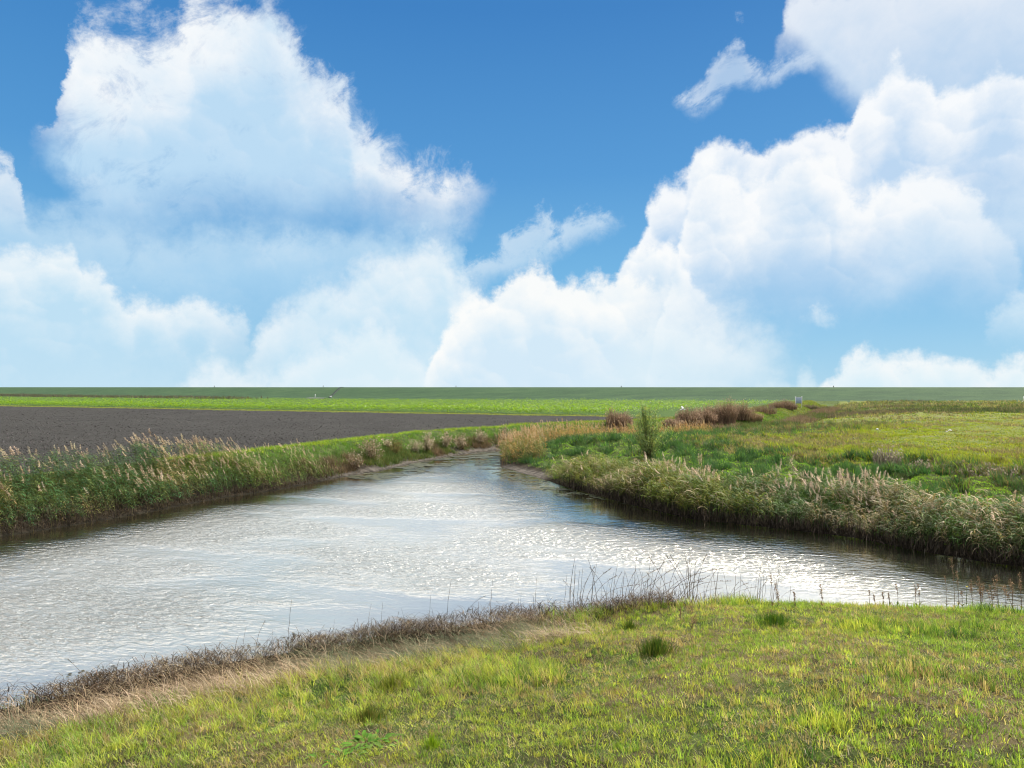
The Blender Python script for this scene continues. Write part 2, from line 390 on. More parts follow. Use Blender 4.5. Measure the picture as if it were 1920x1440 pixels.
cam = bpy.data.cameras.new('camera'); co = bpy.data.objects.new('camera', cam); COL.objects.link(co)
co.location = (0, 0, H)
cam.sensor_width = 36; cam.lens = 36 * F / 1920
co.rotation_euler = (R(90) + math.atan(6 / F), 0, 0)
cam.clip_start = .1; cam.clip_end = 8000
SC.camera = co
SC.view_settings.view_transform = 'Standard'; SC.view_settings.look = 'None'
SC.view_settings.exposure = .5; SC.view_settings.gamma = 1
SC.cycles.max_bounces = 6; SC.cycles.diffuse_bounces = 2; SC.cycles.glossy_bounces = 3; SC.cycles.transmission_bounces = 3; SC.cycles.transparent_max_bounces = 4
SC.cycles.caustics_reflective = False; SC.cycles.caustics_refractive = False
SC.cycles.filter_width = 1.1
SC.cycles.use_adaptive_sampling = True; SC.cycles.adaptive_threshold = .015
# ------------------------------------------------------------------ materials
def new_mat(name):
    m = bpy.data.materials.new(name); m.use_nodes = True
    t = m.node_tree; t.nodes.clear()
    return m, N(t)
def finish(b, sh, disp=None):
    b.n('ShaderNodeOutputMaterial', {0: sh})
def pos(b):
    return b.n('ShaderNodeNewGeometry').outputs['Position']
def bump(b, h, strength=1.0, dist=.05):
    return b.n('ShaderNodeBump', {'Height': h, 'Strength': strength, 'Distance': dist}).outputs[0]
def bsdf(b, col, rough=.8, spec=.3, normal=None, **kw):
    ins = {'Base Color': col, 'Roughness': rough, 'Specular IOR Level': spec}
    if normal is not None: ins['Normal'] = normal
    ins.update(kw)
    return b.n('ShaderNodeBsdfPrincipled', ins).outputs[0]
def vcol(b):
    return b.n('ShaderNodeVertexColor', layer_name='Col').outputs[0]

def leaf_mat(name, trans=.45, rough=.55, spec=.25, tint=(1.0, 1.0, .75), vary=.25):
    """thin plant matter: its own colour comes with the mesh, light shines through it"""
    m, b = new_mat(name)
    c = vcol(b)
    if vary:
        nz = b.noise(pos(b), 2.2, 3, .6)
        c = b.v('SCALE', c, sc=b.step(nz, .25, .75, 1 - vary, 1 + vary))
    d = bsdf(b, c, rough, spec)
    t = b.n('ShaderNodeBsdfTranslucent', {0: b.v('MULTIPLY', c, tint)}).outputs[0]
    finish(b, b.n('ShaderNodeMixShader', {0: trans, 1: d, 2: t}).outputs[0])
    return m

def plain(name, col, rough=.6, spec=.3, noise=0.0, scale=8):
    m, b = new_mat(name)
    c = b.n('ShaderNodeRGB').outputs[0]; c.default_value = tuple(col) + (1,)
    if noise:
        c = b.v('SCALE', c, sc=b.step(b.noise(pos(b), scale, 5, .6), .2, .8, 1 - noise, 1 + noise))
    finish(b, bsdf(b, c, rough, spec))
    return m

def soil_mat():
    m, b = new_mat('bank_soil')
    p = pos(b); c = vcol(b)
    a = b.noise(p, 3.0, 6, .65); f = b.noise(p, 60.0, 4, .75)
    k = b.m('ADD', b.m('MULTIPLY', a, .7), b.m('MULTIPLY', f, .5))
    c = b.v('SCALE', c, sc=b.step(k, .42, .78, .35, 1.55))
    finish(b, bsdf(b, c, .95, .1, bump(b, b.m('ADD', f, b.m('MULTIPLY', a, .8)), .9, .06)))
    return m
def plough_mat():
    m, b = new_mat('ploughed_soil')
    p = pos(b)
    cl = b.vor(p, 7.0, 2, .6); f = b.noise(p, 17.0, 5, .75); g = b.noise(p, .22, 4, .6)
    h = b.m('ADD', b.m('MULTIPLY', b.m('SUBTRACT', 1.0, cl), .6), f)
    base = b.ramp(f, [(.30, (.014, .013, .0115)), (.5, (.034, .0325, .030)), (.68, (.076, .073, .068))])
    base = b.v('SCALE', base, sc=b.step(g, .3, .7, .85, 1.15))
    finish(b, bsdf(b, base, .95, .12, bump(b, h, 1.0, .045)))
    return m
def grass_floor(name, stops, scale, streak=(1, 1, 1), bscale=9.0, bdist=.12):
    m, b = new_mat(name)
    p = b.v('MULTIPLY', pos(b), streak)
    a = b.noise(p, scale, 6, .62); f = b.noise(p, bscale, 5, .75); g = b.noise(p, scale * .22, 4, .6)
    k = b.m('ADD', b.m('MULTIPLY', a, .55), b.m('ADD', b.m('MULTIPLY', f, .28), b.m('MULTIPLY', g, .17)))
    c = b.ramp(b.step(k, .33, .67, smooth=False), stops)
    finish(b, bsdf(b, c, .9, .15, bump(b, b.m('ADD', f, b.m('MULTIPLY', a, .6)), 1.0, bdist)))
    return m

def water_mat():
    m, b = new_mat('water')
    p = pos(b)
    sep = b.n('ShaderNodeSeparateXYZ', {0: p}).outputs
    # wind ripples: crests run across the view, patchy
    rot = b.n('ShaderNodeVectorRotate', {'Vector': p, 'Angle': R(14)}, rotation_type='Z_AXIS').outputs[0]
    q = b.v('MULTIPLY', rot, (1.0, 1.9, 1.0))
    big = b.noise(b.v('MULTIPLY', rot, (.16, .34, 1)), 1.0, 3, .5)
    wv1 = b.noise(q, 2.8, 2, .5, dist=.5)
    wv2 = b.noise(b.v('ADD', q, (3.1, 7.7, 0)), 7.0, 3, .55, dist=.4)
    h = b.m('ADD', b.m('MULTIPLY', wv1, .50), b.m('MULTIPLY', wv2, .26))
    att = b.n('ShaderNodeSeparateColor', {0: vcol(b)}).outputs      # red: open to the wind, green: ruffled share
    amp = b.m('MULTIPLY', b.step(big, .36, .58, .22, 1.05), att[0])
    h = b.m('MULTIPLY', h, amp)
    nrm = bump(b, h, 1.0, .26)
    s1 = bsdf(b, (.012, .016, .012, 1), .12, .5, nrm, **{'IOR': 1.33})
    g1 = b.n('ShaderNodeBsdfGlossy', {'Color': (1.0, .95, .82, 1), 'Roughness': .09, 'Normal': nrm}).outputs[0]
    g2 = b.n('ShaderNodeBsdfGlossy', {'Color': (1.0, .965, .895, 1), 'Roughness': .33, 'Normal': nrm}).outputs[0]
    # the unresolved ripplets are blurred reflection; where the water lies calm more of it is a mirror
    g = b.n('ShaderNodeMixShader', {0: att[1], 1: g1, 2: g2}).outputs[0]
    # sky mirror that strengthens as the surface is seen more edge on
    inc = b.n('ShaderNodeNewGeometry').outputs['Incoming']
    cosv = b.m('ABSOLUTE', b.v('DOT_PRODUCT', inc, nrm))
    fac = b.m('SUBTRACT', 1.0, b.m('MULTIPLY', cosv, .95), clamp=True)
    fac = b.m('POWER', fac, 1.15)
    finish(b, b.n('ShaderNodeMixShader', {0: fac, 1: s1, 2: g}).outputs[0])
    return m

# ------------------------------------------------------------------ terrain, split by what grows on it
def polar():
    ang = np.concatenate([np.linspace(-180, -60, 40)[:-1], np.linspace(-60, -44, 30)[:-1], np.linspace(-44, 44, 360)[:-1], np.linspace(44, 60, 30)[:-1], np.linspace(60, 180, 40)])
    r = [0.6]
    while r[-1] < 75: r.append(r[-1] + max(.12, r[-1] * .0085))
    while r[-1] < 640: r.append(r[-1] * 1.02)
    while r[-1] < 6000: r.append(r[-1] * 1.15)
    r = np.array(r); a = np.radians(ang)
    X = np.sin(a)[None] * r[:, None]; Y = np.cos(a)[None] * r[:, None]
    return X, Y
PX, PY = polar()
NR, NA = PX.shape
PP = np.stack([PX.ravel(), PY.ravel()], 1)
Z, SIDE, DW, SD = terrain(PP)

def region(P, side, d, s):
    """0 bank ground, 1 ploughed field, 2 meadow, 3 dike, 4 crop ground"""
    x, y = P[:, 0], P[:, 1]
    reg = np.zeros(len(P), int)
    far = PLOUGH_A[1] + PLOUGH_M * (x - PLOUGH_A[0])
    wob = (fbm(x * .5, y * .5, 8) - .5)
    reg[(side == 1) & (d > 4.7 + wob * .9) & (y < far + wob * .8)] = 1
    reg[(side == 1) & (y > far + 2.6 + wob) & (d > 7)] = 4
    reg[(side == 2) & (d > 12.5 + 4 * wob) | (side == 2) & (y > 58) & (d > 1.0)] = 2
    reg[s > -1.0] = 3
    return reg
REG = region(PP, SIDE, DW, SD)
# soil clods: real relief on the ploughed land
cl = (fbm(PP[:, 0] * .45, PP[:, 1] * .45, 22, 2) - .5) * .06
Z = Z + np.where(REG == 1, cl, 0)

x, y = PP[:, 0], PP[:, 1]
mud = np.array([.13, .115, .10]); earth = np.array([.078, .074, .033]); thatch = np.array([.17, .135, .07]); greenf = np.array([.07, .105, .025])
strawc = np.array([.24, .18, .11]); black = np.array([.022, .018, .014])
def lerp(a, b_, t): return a * (1 - t[:, None]) + b_ * t[:, None]
gcol = np.tile(earth, (len(PP), 1))
nn = fbm(x * 1.1, y * 1.1, 31)
gcol = lerp(gcol, np.tile(greenf, (len(PP), 1)), np.maximum(ss(.35, .58, nn), .8 * (SIDE != 0)))
gcol = lerp(gcol, np.tile(thatch, (len(PP), 1)), ss(.45, .7, fbm(x * .8, y * .8, 37)) * (SIDE == 0))
nearleft = (SIDE == 0) * ss(4.5, .5, x)
gcol = lerp(gcol, np.tile(strawc * .6, (len(PP), 1)), nearleft * ss(.7, 1.1, DW) * ss(2.8, 2.0, DW + nn))
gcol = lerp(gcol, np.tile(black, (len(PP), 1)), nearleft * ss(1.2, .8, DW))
bare = np.where(SIDE == 1, ss(32.5, 34, y) * ss(60, 56, y), ss(33, 34, y) * ss(39.5, 38.5, y))
mudw = ss(.75, .3, DW + (nn - .5)) * (SIDE != 0) * bare
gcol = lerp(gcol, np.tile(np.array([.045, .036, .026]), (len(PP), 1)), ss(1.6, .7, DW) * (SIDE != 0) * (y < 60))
gcol = lerp(gcol, np.tile(mud, (len(PP), 1)), mudw)
gcol = np.where(((DW < 0) & (y < 58))[:, None], np.array([.03, .028, .02]), gcol)

V3 = np.stack([x, y, Z], 1)
i = np.arange(NR - 1)[:, None] * NA + np.arange(NA - 1)[None]
Q = np.stack([i, i + 1, i + NA + 1, i + NA], -1).reshape(-1, 4)[:, ::-1]
cen = PP[Q].mean(1)
rq = region(cen, SIDE[Q[:, 0]], DW[Q].mean(1), SD[Q].mean(1))
MATS = {
 0: ('ground', soil_mat()),
 1: ('ploughed_field', plough_mat()),
 2: ('meadow', grass_floor('meadow_turf', [(0.0, (.05, .075, .03)), (.25, (.09, .12, .03)), (.5, (.145, .175, .03)), (.72, (.165, .17, .045)), (1.0, (.14, .125, .075))], .4, (.45, 1, 1))),
 3: ('dike', grass_floor('dike_turf', [(0.0, (.026, .056, .028)), (.45, (.038, .080, .036)), (.75, (.050, .097, .041)), (1.0, (.078, .118, .056))], .35, (.35, 1, 1.4), 3.0, .25)),
 4: ('crop_ground', grass_floor('crop_floor', [(0.0, (.02, .04, .01)), (.5, (.05, .10, .015)), (1.0, (.10, .17, .02))], 1.0)),
}
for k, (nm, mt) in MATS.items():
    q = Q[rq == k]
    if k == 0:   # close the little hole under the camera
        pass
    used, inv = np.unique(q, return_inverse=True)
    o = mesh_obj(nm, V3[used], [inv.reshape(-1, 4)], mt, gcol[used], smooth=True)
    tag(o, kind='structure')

gx, gy = np.meshgrid(np.arange(-40, 61.01, .5), np.arange(-20, 61.01, .5))
WP = np.stack([gx.ravel(), gy.ravel()], 1)
dl, dr, dn = dist(WP, LEFT), dist(WP, RIGHT), dist(WP, NEAR)
wind = ss(.3, 5.5, dl) * ss(.8, 6.5 + 3 * ss(6, 11, WP[:, 0]), dr) * ss(.3, 4.0, dn)
ruff = .74 * ss(1.5, 6.0, dl) * ss(2.5, 7 + 3.5 * ss(6, 11, WP[:, 0]), dr)
wn = fbm(WP[:, 0] * .35, WP[:, 1] * .35, 161)
wcol = np.stack([.07 + .93 * wind, np.clip(ruff * (.8 + .4 * wn), 0, 1), wn], 1)
k = gx.shape[1]; i = np.arange(gx.shape[0] - 1)[:, None] * k + np.arange(k - 1)[None]
tag(mesh_obj('water', np.concatenate([WP, np.zeros((len(WP), 1))], 1), [np.stack([i, i + 1, i + k + 1, i + k], -1).reshape(-1, 4)], water_mat(), wcol, smooth=True), kind='structure')
# ------------------------------------------------------------------ blades
def blades(soup, P, L, w, phi, lean, col, segs=2, face=None, droop=.25, tipcol=None):
    """many narrow leaves: base P (n,3), length L, width w, lean direction phi, lean 0..1"""
    n = len(P)
    L = np.broadcast_to(L, n); w = np.broadcast_to(w, n); lean = np.broadcast_to(np.clip(lean, 0, .985), n)
    face = rng.uniform(0, 2 * np.pi, n) if face is None else face
    side = np.stack([np.cos(face), np.sin(face), np.zeros(n)], 1)
    d = np.stack([np.cos(phi), np.sin(phi)], 1)
    ts = np.linspace(0, 1, segs + 1)
    rows = []
    up = np.sqrt(1 - lean ** 2)
    for t in ts:
        o = P.copy()
        o[:, :2] += d * (L * lean * (t ** 1.5))[:, None]
        o[:, 2] += L * (up * t * (1 - droop * t * .5) + lean * (t - t * t) * .35 - droop * lean * t ** 2 * .5)
        hw = (w * .5 * (1 - .75 * t))[:, None]
        if t < 1: rows += [o - side * hw, o + side * hw]
        else: rows += [o]
    k = len(rows)
    V = np.stack(rows, 1)                      # n,k,3
    base = np.arange(n)[:, None] * k
    f4 = [base + np.array([[2 * i, 2 * i + 1, 2 * i + 3, 2 * i + 2]]) for i in range(segs - 1)]
    f3 = base + np.array([[2 * segs - 2, 2 * segs - 1, 2 * segs]])
    C = np.broadcast_to(np.asarray(col, np.float32), (n, 3))
    C = np.repeat(C[:, None, :], k, 1)
    soup.add(V.reshape(-1, 3), ([np.concatenate(f4)] if f4 else []) + [f3], C.reshape(-1, 3))

def pick(cols, n, jit=.18, p=None):
    cols = np.asarray(cols, float)
    c = cols[rng.choice(len(cols), n, p=p)]
    return c * rng.uniform(1 - jit, 1 + jit, (n, 1)) * rng.uniform(.94, 1.06, (n, 3))
def on_ground(P2, dz=0.0):
    z, side, d, s = terrain(P2)
    return np.concatenate([P2, (z + dz)[:, None]], 1), side, d, s
def band(x0, x1, y0, y1, n, sd, d0, d1):
    """even points of one bank whose distance from the waterline lies in d0..d1"""
    P = np.stack([rng.uniform(x0, x1, n), rng.uniform(y0, y1, n)], 1)
    _, side, d, _ = terrain(P)
    return P[(side == sd) & (d > d0) & (d < d1)]
def along(pl, a, b_, n, d0, d1, sidesign):
    """random points in a band d0..d1 beside the stretch a..b_ (0..1 by point index range) of a polyline"""
    pts = pl[a:b_ + 1]
    seg = np.hypot(*(pts[1:] - pts[:-1]).T); cum = np.concatenate([[0], np.cumsum(seg)])
    t = rng.uniform(0, cum[-1], n)
    k = np.clip(np.searchsorted(cum, t) - 1, 0, len(seg) - 1)
    f = (t - cum[k]) / seg[k]
    p = pts[k] + (pts[k + 1] - pts[k]) * f[:, None]
    tan = (pts[k + 1] - pts[k]) / seg[k][:, None]
    nor = np.stack([-tan[:, 1], tan[:, 0]], 1) * sidesign
    return p + nor * rng.uniform(d0, d1, n)[:, None]
def screen_pts(x0, x1, y0, y1, n, z=1.1):
    """points on a level, spread evenly over the area they fill in the view"""
    px = rng.uniform(x0, x1, n); py = rng.uniform(y0, y1, n)
    Y = F * (H - z) / (py - HY)
    return np.stack([(px - 960) / F * Y, Y], 1)

GRASS = leaf_mat('grass_blade', .5, .5, .3, (1.15, 1.1, .55))
BROAD = leaf_mat('broad_leaf', .4, .8, .08, (1.1, 1.1, .5))
DRY = leaf_mat('dry_stalk', .25, .7, .15, (1.0, .9, .7), .2)
REED = leaf_mat('reed_leaf', .30, .6, .14, (1.1, 1.05, .6), .2)
FLUFF = leaf_mat('seed_fluff', .5, .9, .05, (1.0, .95, .85), .15)

G_FRESH = [(.23, .35, .07), (.28, .40, .075), (.17, .28, .06)]
G_YELLOW = [(.40, .46, .09), (.48, .51, .11), (.34, .43, .08)]
G_DARK = [(.05, .12, .03), (.07, .15, .04)]
G_DRY = [(.38, .31, .17), (.48, .40, .24), (.27, .21, .12), (.37, .32, .15)]

# ------------------------------------------------------------------ foreground meadow
def foreground():
    s = Soup()
    # tufts of a shared kind
    n = 50000
    P = np.stack([rng.uniform(-10, 14, n), rng.uniform(1.6, 15, n)], 1)
    _, side, d, _ = terrain(P)
    x, y = P.T
    left = ss(2.5, -1.5, x)
    lim = .1 + 1.75 * ss(2.2, -1.0, x) + .35 * ss(-3, -5.5, x) + .6 * (fbm(x * 1.3, y * 1.3, 41) - .5)
    keep = (side == 0) & (d > lim) & (np.abs(x) < .80 * y + 2.8)
    keep &= rng.uniform(0, 1, n) < .30 + 1.1 * fbm(x * 1.2, y * 1.2, 43)
    P = P[keep]; d = d[keep]; lim = lim[keep]; left = left[keep]; x, y = P.T
    n = len(P)
    fresh = fbm(x * .55, y * .55, 51); dryn = fbm(x * .9 + 3, y * .9, 53); tall = fbm(x * .7, y * .7 + 9, 57)
    rim = ss(1.6, .1, d - lim)
    hh = .05 + .06 * rng.uniform(0, 1, n) ** 2 + .13 * ss(.5, .72, tall) + .07 * rim * (1 - left) + .10 * left * ss(3.4, .6, d - lim)
    kind = rng.uniform(0, 1, n)
    pf = ss(.40, .60, fresh)
    c_f = pick(G_FRESH, n); c_y = pick(G_YELLOW, n); c_d = pick(G_DRY, n); c_k = pick(G_DARK, n)
    yel = ss(.32, .58, fbm(x * .45 + 20, y * .45, 59)) * .58 + .2 * left
    tc = np.where((kind < yel)[:, None], c_y, c_f)
    tc = np.where((rng.uniform(0, 1, n) < .5 * ss(.45, .7, tall) * (1 - yel))[:, None], c_k, tc)
    tc = np.where((rng.uniform(0, 1, n) < .09 + .34 * ss(.52, .66, dryn) + .34 * left * ss(4.0, .5, d - lim))[:, None], c_d, tc)
    m = 13
    k = np.repeat(np.arange(n), m)
    r = np.abs(rng.normal(0, .045, len(k))); a = rng.uniform(0, 2 * np.pi, len(k))
    Q = P[k] + np.stack([np.cos(a), np.sin(a)], 1) * r[:, None]
    Q3, _, _, _ = on_ground(Q, -.008)
    ph = np.where(rng.uniform(0, 1, len(k)) < .55, a, np.pi + rng.normal(0, .7, len(k)))
    L = hh[k] * rng.uniform(.45, 1.5, len(k)) * .92
    ln = np.clip(.14 + 2.2 * r / .1 * .25 + rng.normal(0, .15, len(k)) + .22 * left[k], .02, .95)
    blades(s, Q3, L, rng.uniform(.0045, .0105, len(k)), ph, ln, tc[k] * rng.uniform(.62, 1.4, (len(k), 1)), 3)
    # short under-grass and thatch lying on the soil
    for cnt, cols, l0, l1, le, ww in ((330000, G_FRESH + G_YELLOW + G_DARK + [(.22, .25, .08), (.27, .28, .10), (.13, .17, .055)], .02, .07, .45, .0055), (250000, G_DRY + [(.22, .17, .10), (.34, .29, .18), (.17, .16, .08), (.28, .27, .13)], .03, .11, .90, .006)):
        P = np.stack([rng.uniform(-10, 14, cnt), rng.uniform(1.6, 15, cnt)], 1)
        P3, side, d, _ = on_ground(P, .002)
        x, y = P.T
        lim = .1 + 1.6 * ss(2.2, -1.0, x)
        dn = fbm(x * .9 + 3, y * .9, 53)
        pr = (.35 + .65 * ss(.60, .42, dn)) if le < .9 else (.45 + .55 * ss(.40, .62, dn))
        kp = (side == 0) & (d > lim) & (np.abs(x) < .80 * y + 2.8) & (rng.uniform(0, 1, cnt) < pr)
        P3 = P3[kp]; q = len(P3)
        blades(s, P3, rng.uniform(l0, l1, q), rng.uniform(.6, 1.4, q) * ww, rng.uniform(0, 2 * np.pi, q), np.clip(le + rng.normal(0, .2 if le < .9 else .04, q), 0, .98), pick(cols, q, .25), 2)
    tag(s.build('grass', GRASS), 'short mixed green and straw coloured grass on the near bank', 'grass', kind='stuff')

def tuft(name, px, py, z, n, L, rad, cols, label, lean=.35, w=.007):
    X, Y, z = hit(px, py)
    s = Soup()
    a = rng.uniform(0, 2 * np.pi, n); r = rad * np.abs(rng.normal(0, .55, n)) * (1 + .35 * np.sin(3 * a + px))
    P = np.stack([np.cos(a) * r, np.sin(a) * r, np.full(n, -.02)], 1)
    for i in range(n): P[i, 2] = 0
    P[:, 2] = ground(P[:, :2] + (X, Y)) - z - .015
    blades(s, P, L * rng.uniform(.45, 1.1, n) * (1.1 - .35 * np.clip(r / rad, 0, 1.5)), rng.uniform(.6, 1.3, n) * w, a + rng.normal(0, .5, n), np.clip(lean * r / rad + rng.normal(.08, .1, n), .02, .9), pick(cols, n, .2), 3)
    o = s.build(name, GRASS); o.location = (X, Y, z)
    return tag(o, label, 'grass tuft')

foreground()
tuft('grass_tuft', 810, 1402, 1.55, 260, .15, .10, [(.20, .33, .02), (.25, .38, .03), (.15, .28, .02)], 'bright lime green grass tuft standing alone in the foreground', .4, .006)
tuft('grass_tuft', 1228, 1226, 1.0, 900, .28, .26, [(.05, .11, .02), (.09, .14, .02), (.035, .08, .02), (.12, .13, .04)], 'tall dark green grass tuft in the middle of the near bank')
tuft('grass_tuft', 1180, 1180, .75, 380, .22, .18, [(.08, .14, .02), (.14, .17, .03), (.05, .11, .02)], 'smaller green tuft behind the tall dark tuft')
tuft('grass_tuft', 690, 1352, 1.3, 600, .20, .28, [(.05, .10, .02), (.11, .14, .03), (.18, .16, .06)], 'shaggy olive tuft above the broad leaved rosette')
tuft('grass_tuft', 1450, 1170, .7, 900, .22, .45, [(.05, .12, .02), (.10, .17, .02), (.035, .09, .02)], 'long low dark green tuft on the lip of the near bank')
tuft('grass_tuft', 735, 1290, .8, 420, .24, .30, [(.14, .18, .03), (.20, .22, .04), (.10, .14, .03)], 'yellow green tuft at the edge of the flattened straw')

def rosette(px, py, z0, label, n=34, size=.13):
    X, Y, z = hit(px, py)
    root = empty('broadleaf_plant', (X, Y, z)); tag(root, label, 'weed', 'broad leaved weeds in the near grass')
    g = Soup()
    for i in range(n):
        a = rng.uniform(0, 2 * np.pi); r0 = rng.uniform(0, .22); ln = size * rng.uniform(.6, 1.2); wd = ln * rng.uniform(.28, .42)
        bx, by = math.cos(a) * r0 * 1.3, math.sin(a) * r0 * .8
        a2 = a + rng.normal(0, .5); rise = rng.uniform(.3, 1.1)
        V = []; ts = np.linspace(0, 1, 6)
        for t in ts:
            hw = wd * .5 * math.sin(math.pi * min(.98, t * .85 + .12)) ** .8 * (1 + .12 * math.sin(t * 25 + i))
            zc = .02 + ln * rise * (t * .7 - .6 * t * t) + .02
            cx, cy = bx + math.cos(a2) * ln * t, by + math.sin(a2) * ln * t
            for sg, dz in ((-1, .3), (0, 0), (1, .3)):
                V.append((cx - math.sin(a2) * hw * sg, cy + math.cos(a2) * hw * sg, zc + dz * hw * abs(sg)))
        fc = [[3 * k + j, 3 * k + j + 1, 3 * k + 4 + j, 3 * k + 3 + j] for k in range(5) for j in range(2)]
        g.add(V, [np.array(fc)], np.array([(.09, .21, .03), (.12, .25, .035), (.14, .23, .05)][i % 3]) * rng.uniform(.8, 1.25))
    g.build('leaf_rosette', BROAD, root, True)
    st = Soup(); P = np.zeros((10, 3)); P[:, :2] = rng.normal(0, .05, (10, 2))
    blades(st, P, .10, .006, rng.uniform(0, 6.28, 10), .3, (.12, .10, .04), 2)
    st.build('stem', DRY, root)
rosette(690, 1400, 1.5, 'dark green broad leaved weed sprawling left of the lime tuft', 60, .095)
rosette(640, 1425, 1.6, 'small broad leaved weed at the bottom edge below the sprawling one', 24, .08)

# ------------------------------------------------------------------ reeds
def reed_template(h=1.7, leaves=9, plume=True, dead=4, leaf_len=.42, bare=.25):
    """one reed; colour classes: 0 stalk, 1 leaf, 2 plume, 3 dead leaf"""
    s = Soup()
    def K(k, n): return np.tile(np.array([k, rng.uniform(), 0.]), (n, 1))
    n = 5; zs = np.linspace(0, h, n); a = rng.uniform(0, 6.28)
    sd = np.array([math.cos(a), math.sin(a), 0]) * .004
    V = [];
    for z in zs: V += [np.array([0, 0, z]) - sd * (1.2 - .7 * z / h), np.array([0, 0, z]) + sd * (1.2 - .7 * z / h)]
    s.add(V, [np.array([[2 * i, 2 * i + 1, 2 * i + 3, 2 * i + 2] for i in range(n - 1)])], K(0, 2 * n))
    def strip(b0, ln, wd, az, rise, fall, k, segs=4):
        V = []
        tw = rng.uniform(-.6, .6)
        for t in np.linspace(0, 1, segs + 1):
            c = b0 + np.array([math.cos(az) * ln * t * .85, math.sin(az) * ln * t * .85, ln * (rise * t - fall * t * t)])
            sd = np.array([-math.sin(az + tw), math.cos(az + tw), .35 * math.sin(tw * 3)]) * wd * .5 * (1 - t ** 1.6 * .95) * min(1, .5 + t * 2)
            V += [c - sd, c + sd]
        s.add(V, [np.array([[2 * i, 2 * i + 1, 2 * i + 3, 2 * i + 2] for i in range(segs)])], K(k, 2 * segs + 2))
    for i in range(leaves):
        z = h * (bare + (.88 - bare) * (i + rng.uniform(0, .6)) / leaves)
        az = (i % 2) * np.pi + rng.normal(0, .7)
        if rng.uniform() < .5: az = np.pi + rng.normal(0, .6)
        strip(np.array([0, 0, z]), leaf_len * rng.uniform(.65, 1.2), rng.uniform(.024, .048), az, rng.uniform(.5, 1.1), rng.uniform(.5, 1.3), 1)
    for i in range(dead):
        strip(np.array([0, 0, rng.uniform(.05, .45)]), rng.uniform(.25, .5), .012, rng.uniform(0, 6.28), rng.uniform(0, .4), rng.uniform(.5, 1.1), 3, 3)
    if plume:
        for i in range(60):
            t = rng.uniform(0, 1)
            z = h - .14 + .34 * t
            az = np.pi + rng.normal(0, .9)
            strip(np.array([-.02 * t, 0, z]), rng.uniform(.07, .18) * (1.2 - .6 * t), rng.uniform(.012, .026), az, rng.uniform(.1, .9), rng.uniform(.2, 1.1), 2, 2)
    return s.data()

def reed_bed(name, P2, hs, pals, lean, label, cat, tmpl, leanj=.12, mats=(REED,), split=None, nplume=3):
    """copies of reed templates merged into one bed nobody could count"""
    out = Soup()
    P3 = np.concatenate([P2, ground(P2)[:, None]], 1); P3[:, 2] = np.maximum(P3[:, 2], -.12) - .03
    which = rng.integers(0, len(tmpl), len(P2)) if split is None else np.where(split > rng.uniform(0, 1, len(P2)), rng.integers(0, nplume, len(P2)), rng.integers(nplume, len(tmpl), len(P2)))
    for k, (tv, tf, tc) in enumerate(tmpl):
        ix = np.where(which == k)[0]
        if not len(ix): continue
        m = len(ix); sc = hs[ix]
        a = rng.normal(0, .55, m)
        ca, sa = np.cos(a)[:, None], np.sin(a)[:, None]
        x = tv[:, 0][None] * ca - tv[:, 1][None] * sa; yv = tv[:, 0][None] * sa + tv[:, 1][None] * ca
        z = np.repeat(tv[:, 2][None], m, 0)
        hz = np.clip(z / 1.7, 0, 1.3)
        ln = (lean + rng.normal(0, leanj, m))[:, None]; ln2 = rng.normal(0, leanj * .8, m)[:, None]
        x = x - ln * hz ** 1.5 * 1.7; yv = yv + ln2 * hz ** 1.5 * 1.7
        z = z - .35 * np.abs(ln) * hz ** 2 * 1.0
        V = np.stack([x, yv, z], 2) * sc[:, None, None] + P3[ix][:, None, :]
        cls = tc[:, 0].astype(int)
        C = np.zeros((m, len(tv), 3), np.float32)
        for c in range(4):
            msk = cls == c
            if not msk.any(): continue
            pal = pals(c, P3[ix])
            C[:, msk] = pal[:, None, :] * (.45 + 1.1 * tc[msk, 1])[None, :, None]
        nv = len(tv)
        fs = [(np.arange(m)[:, None, None] * nv + f[None]).reshape(-1, f.shape[1]) for f in tf if len(f)]
        out.add(V.reshape(-1, 3), fs, C.reshape(-1, 3))
    o = out.build(name, mats[0])
    return tag(o, label, cat, kind='stuff')

TALL = [reed_template(1.7, 10, True) for _ in range(5)] + [reed_template(1.6, 11, False) for _ in range(4)]
LOW = [reed_template(1.7, 11, False, 5, .55, .12) for _ in range(5)] + [reed_template(1.7, 9, True, 4, .5, .15)]
STAND = [reed_template(1.7, 10, True, 3, .45, .36) for _ in range(3)] + [reed_template(1.55, 11, False, 4, .55, .34) for _ in range(7)]

def pal_left(c, P):
    n = len(P); m = fbm(P[:, 0] * .6, P[:, 1] * .6, 71); far = ss(27, 33, P[:, 1])
    if c == 0: return pick([(.13, .11, .04), (.16, .13, .06), (.08, .10, .03)], n)
    if c == 1:
        a = pick([(.055, .14, .045), (.08, .17, .055), (.065, .14, .06), (.13, .18, .05)], n, .35)
        b_ = pick([(.23, .25, .08), (.30, .25, .11), (.17, .20, .06), (.26, .19, .09)], n, .35)
        g = pick([(.14, .27, .045), (.17, .30, .045), (.11, .22, .045)], n, .3)
        a = np.where((rng.uniform(0, 1, n) < ss(.40, .60, m))[:, None], b_, a)
        return np.where((rng.uniform(0, 1, n) < far * .8)[:, None], g, a)
    if c == 2: return pick([(.52, .41, .31), (.62, .51, .41), (.44, .33, .24), (.58, .48, .37)], n)
    return pick([(.07, .052, .035), (.11, .082, .055), (.045, .034, .025)], n)
n = 6000
P = along(LEFT, 1, 10, n, -.12, 3.2, 1.0)
d_ = dist(P, LEFT)
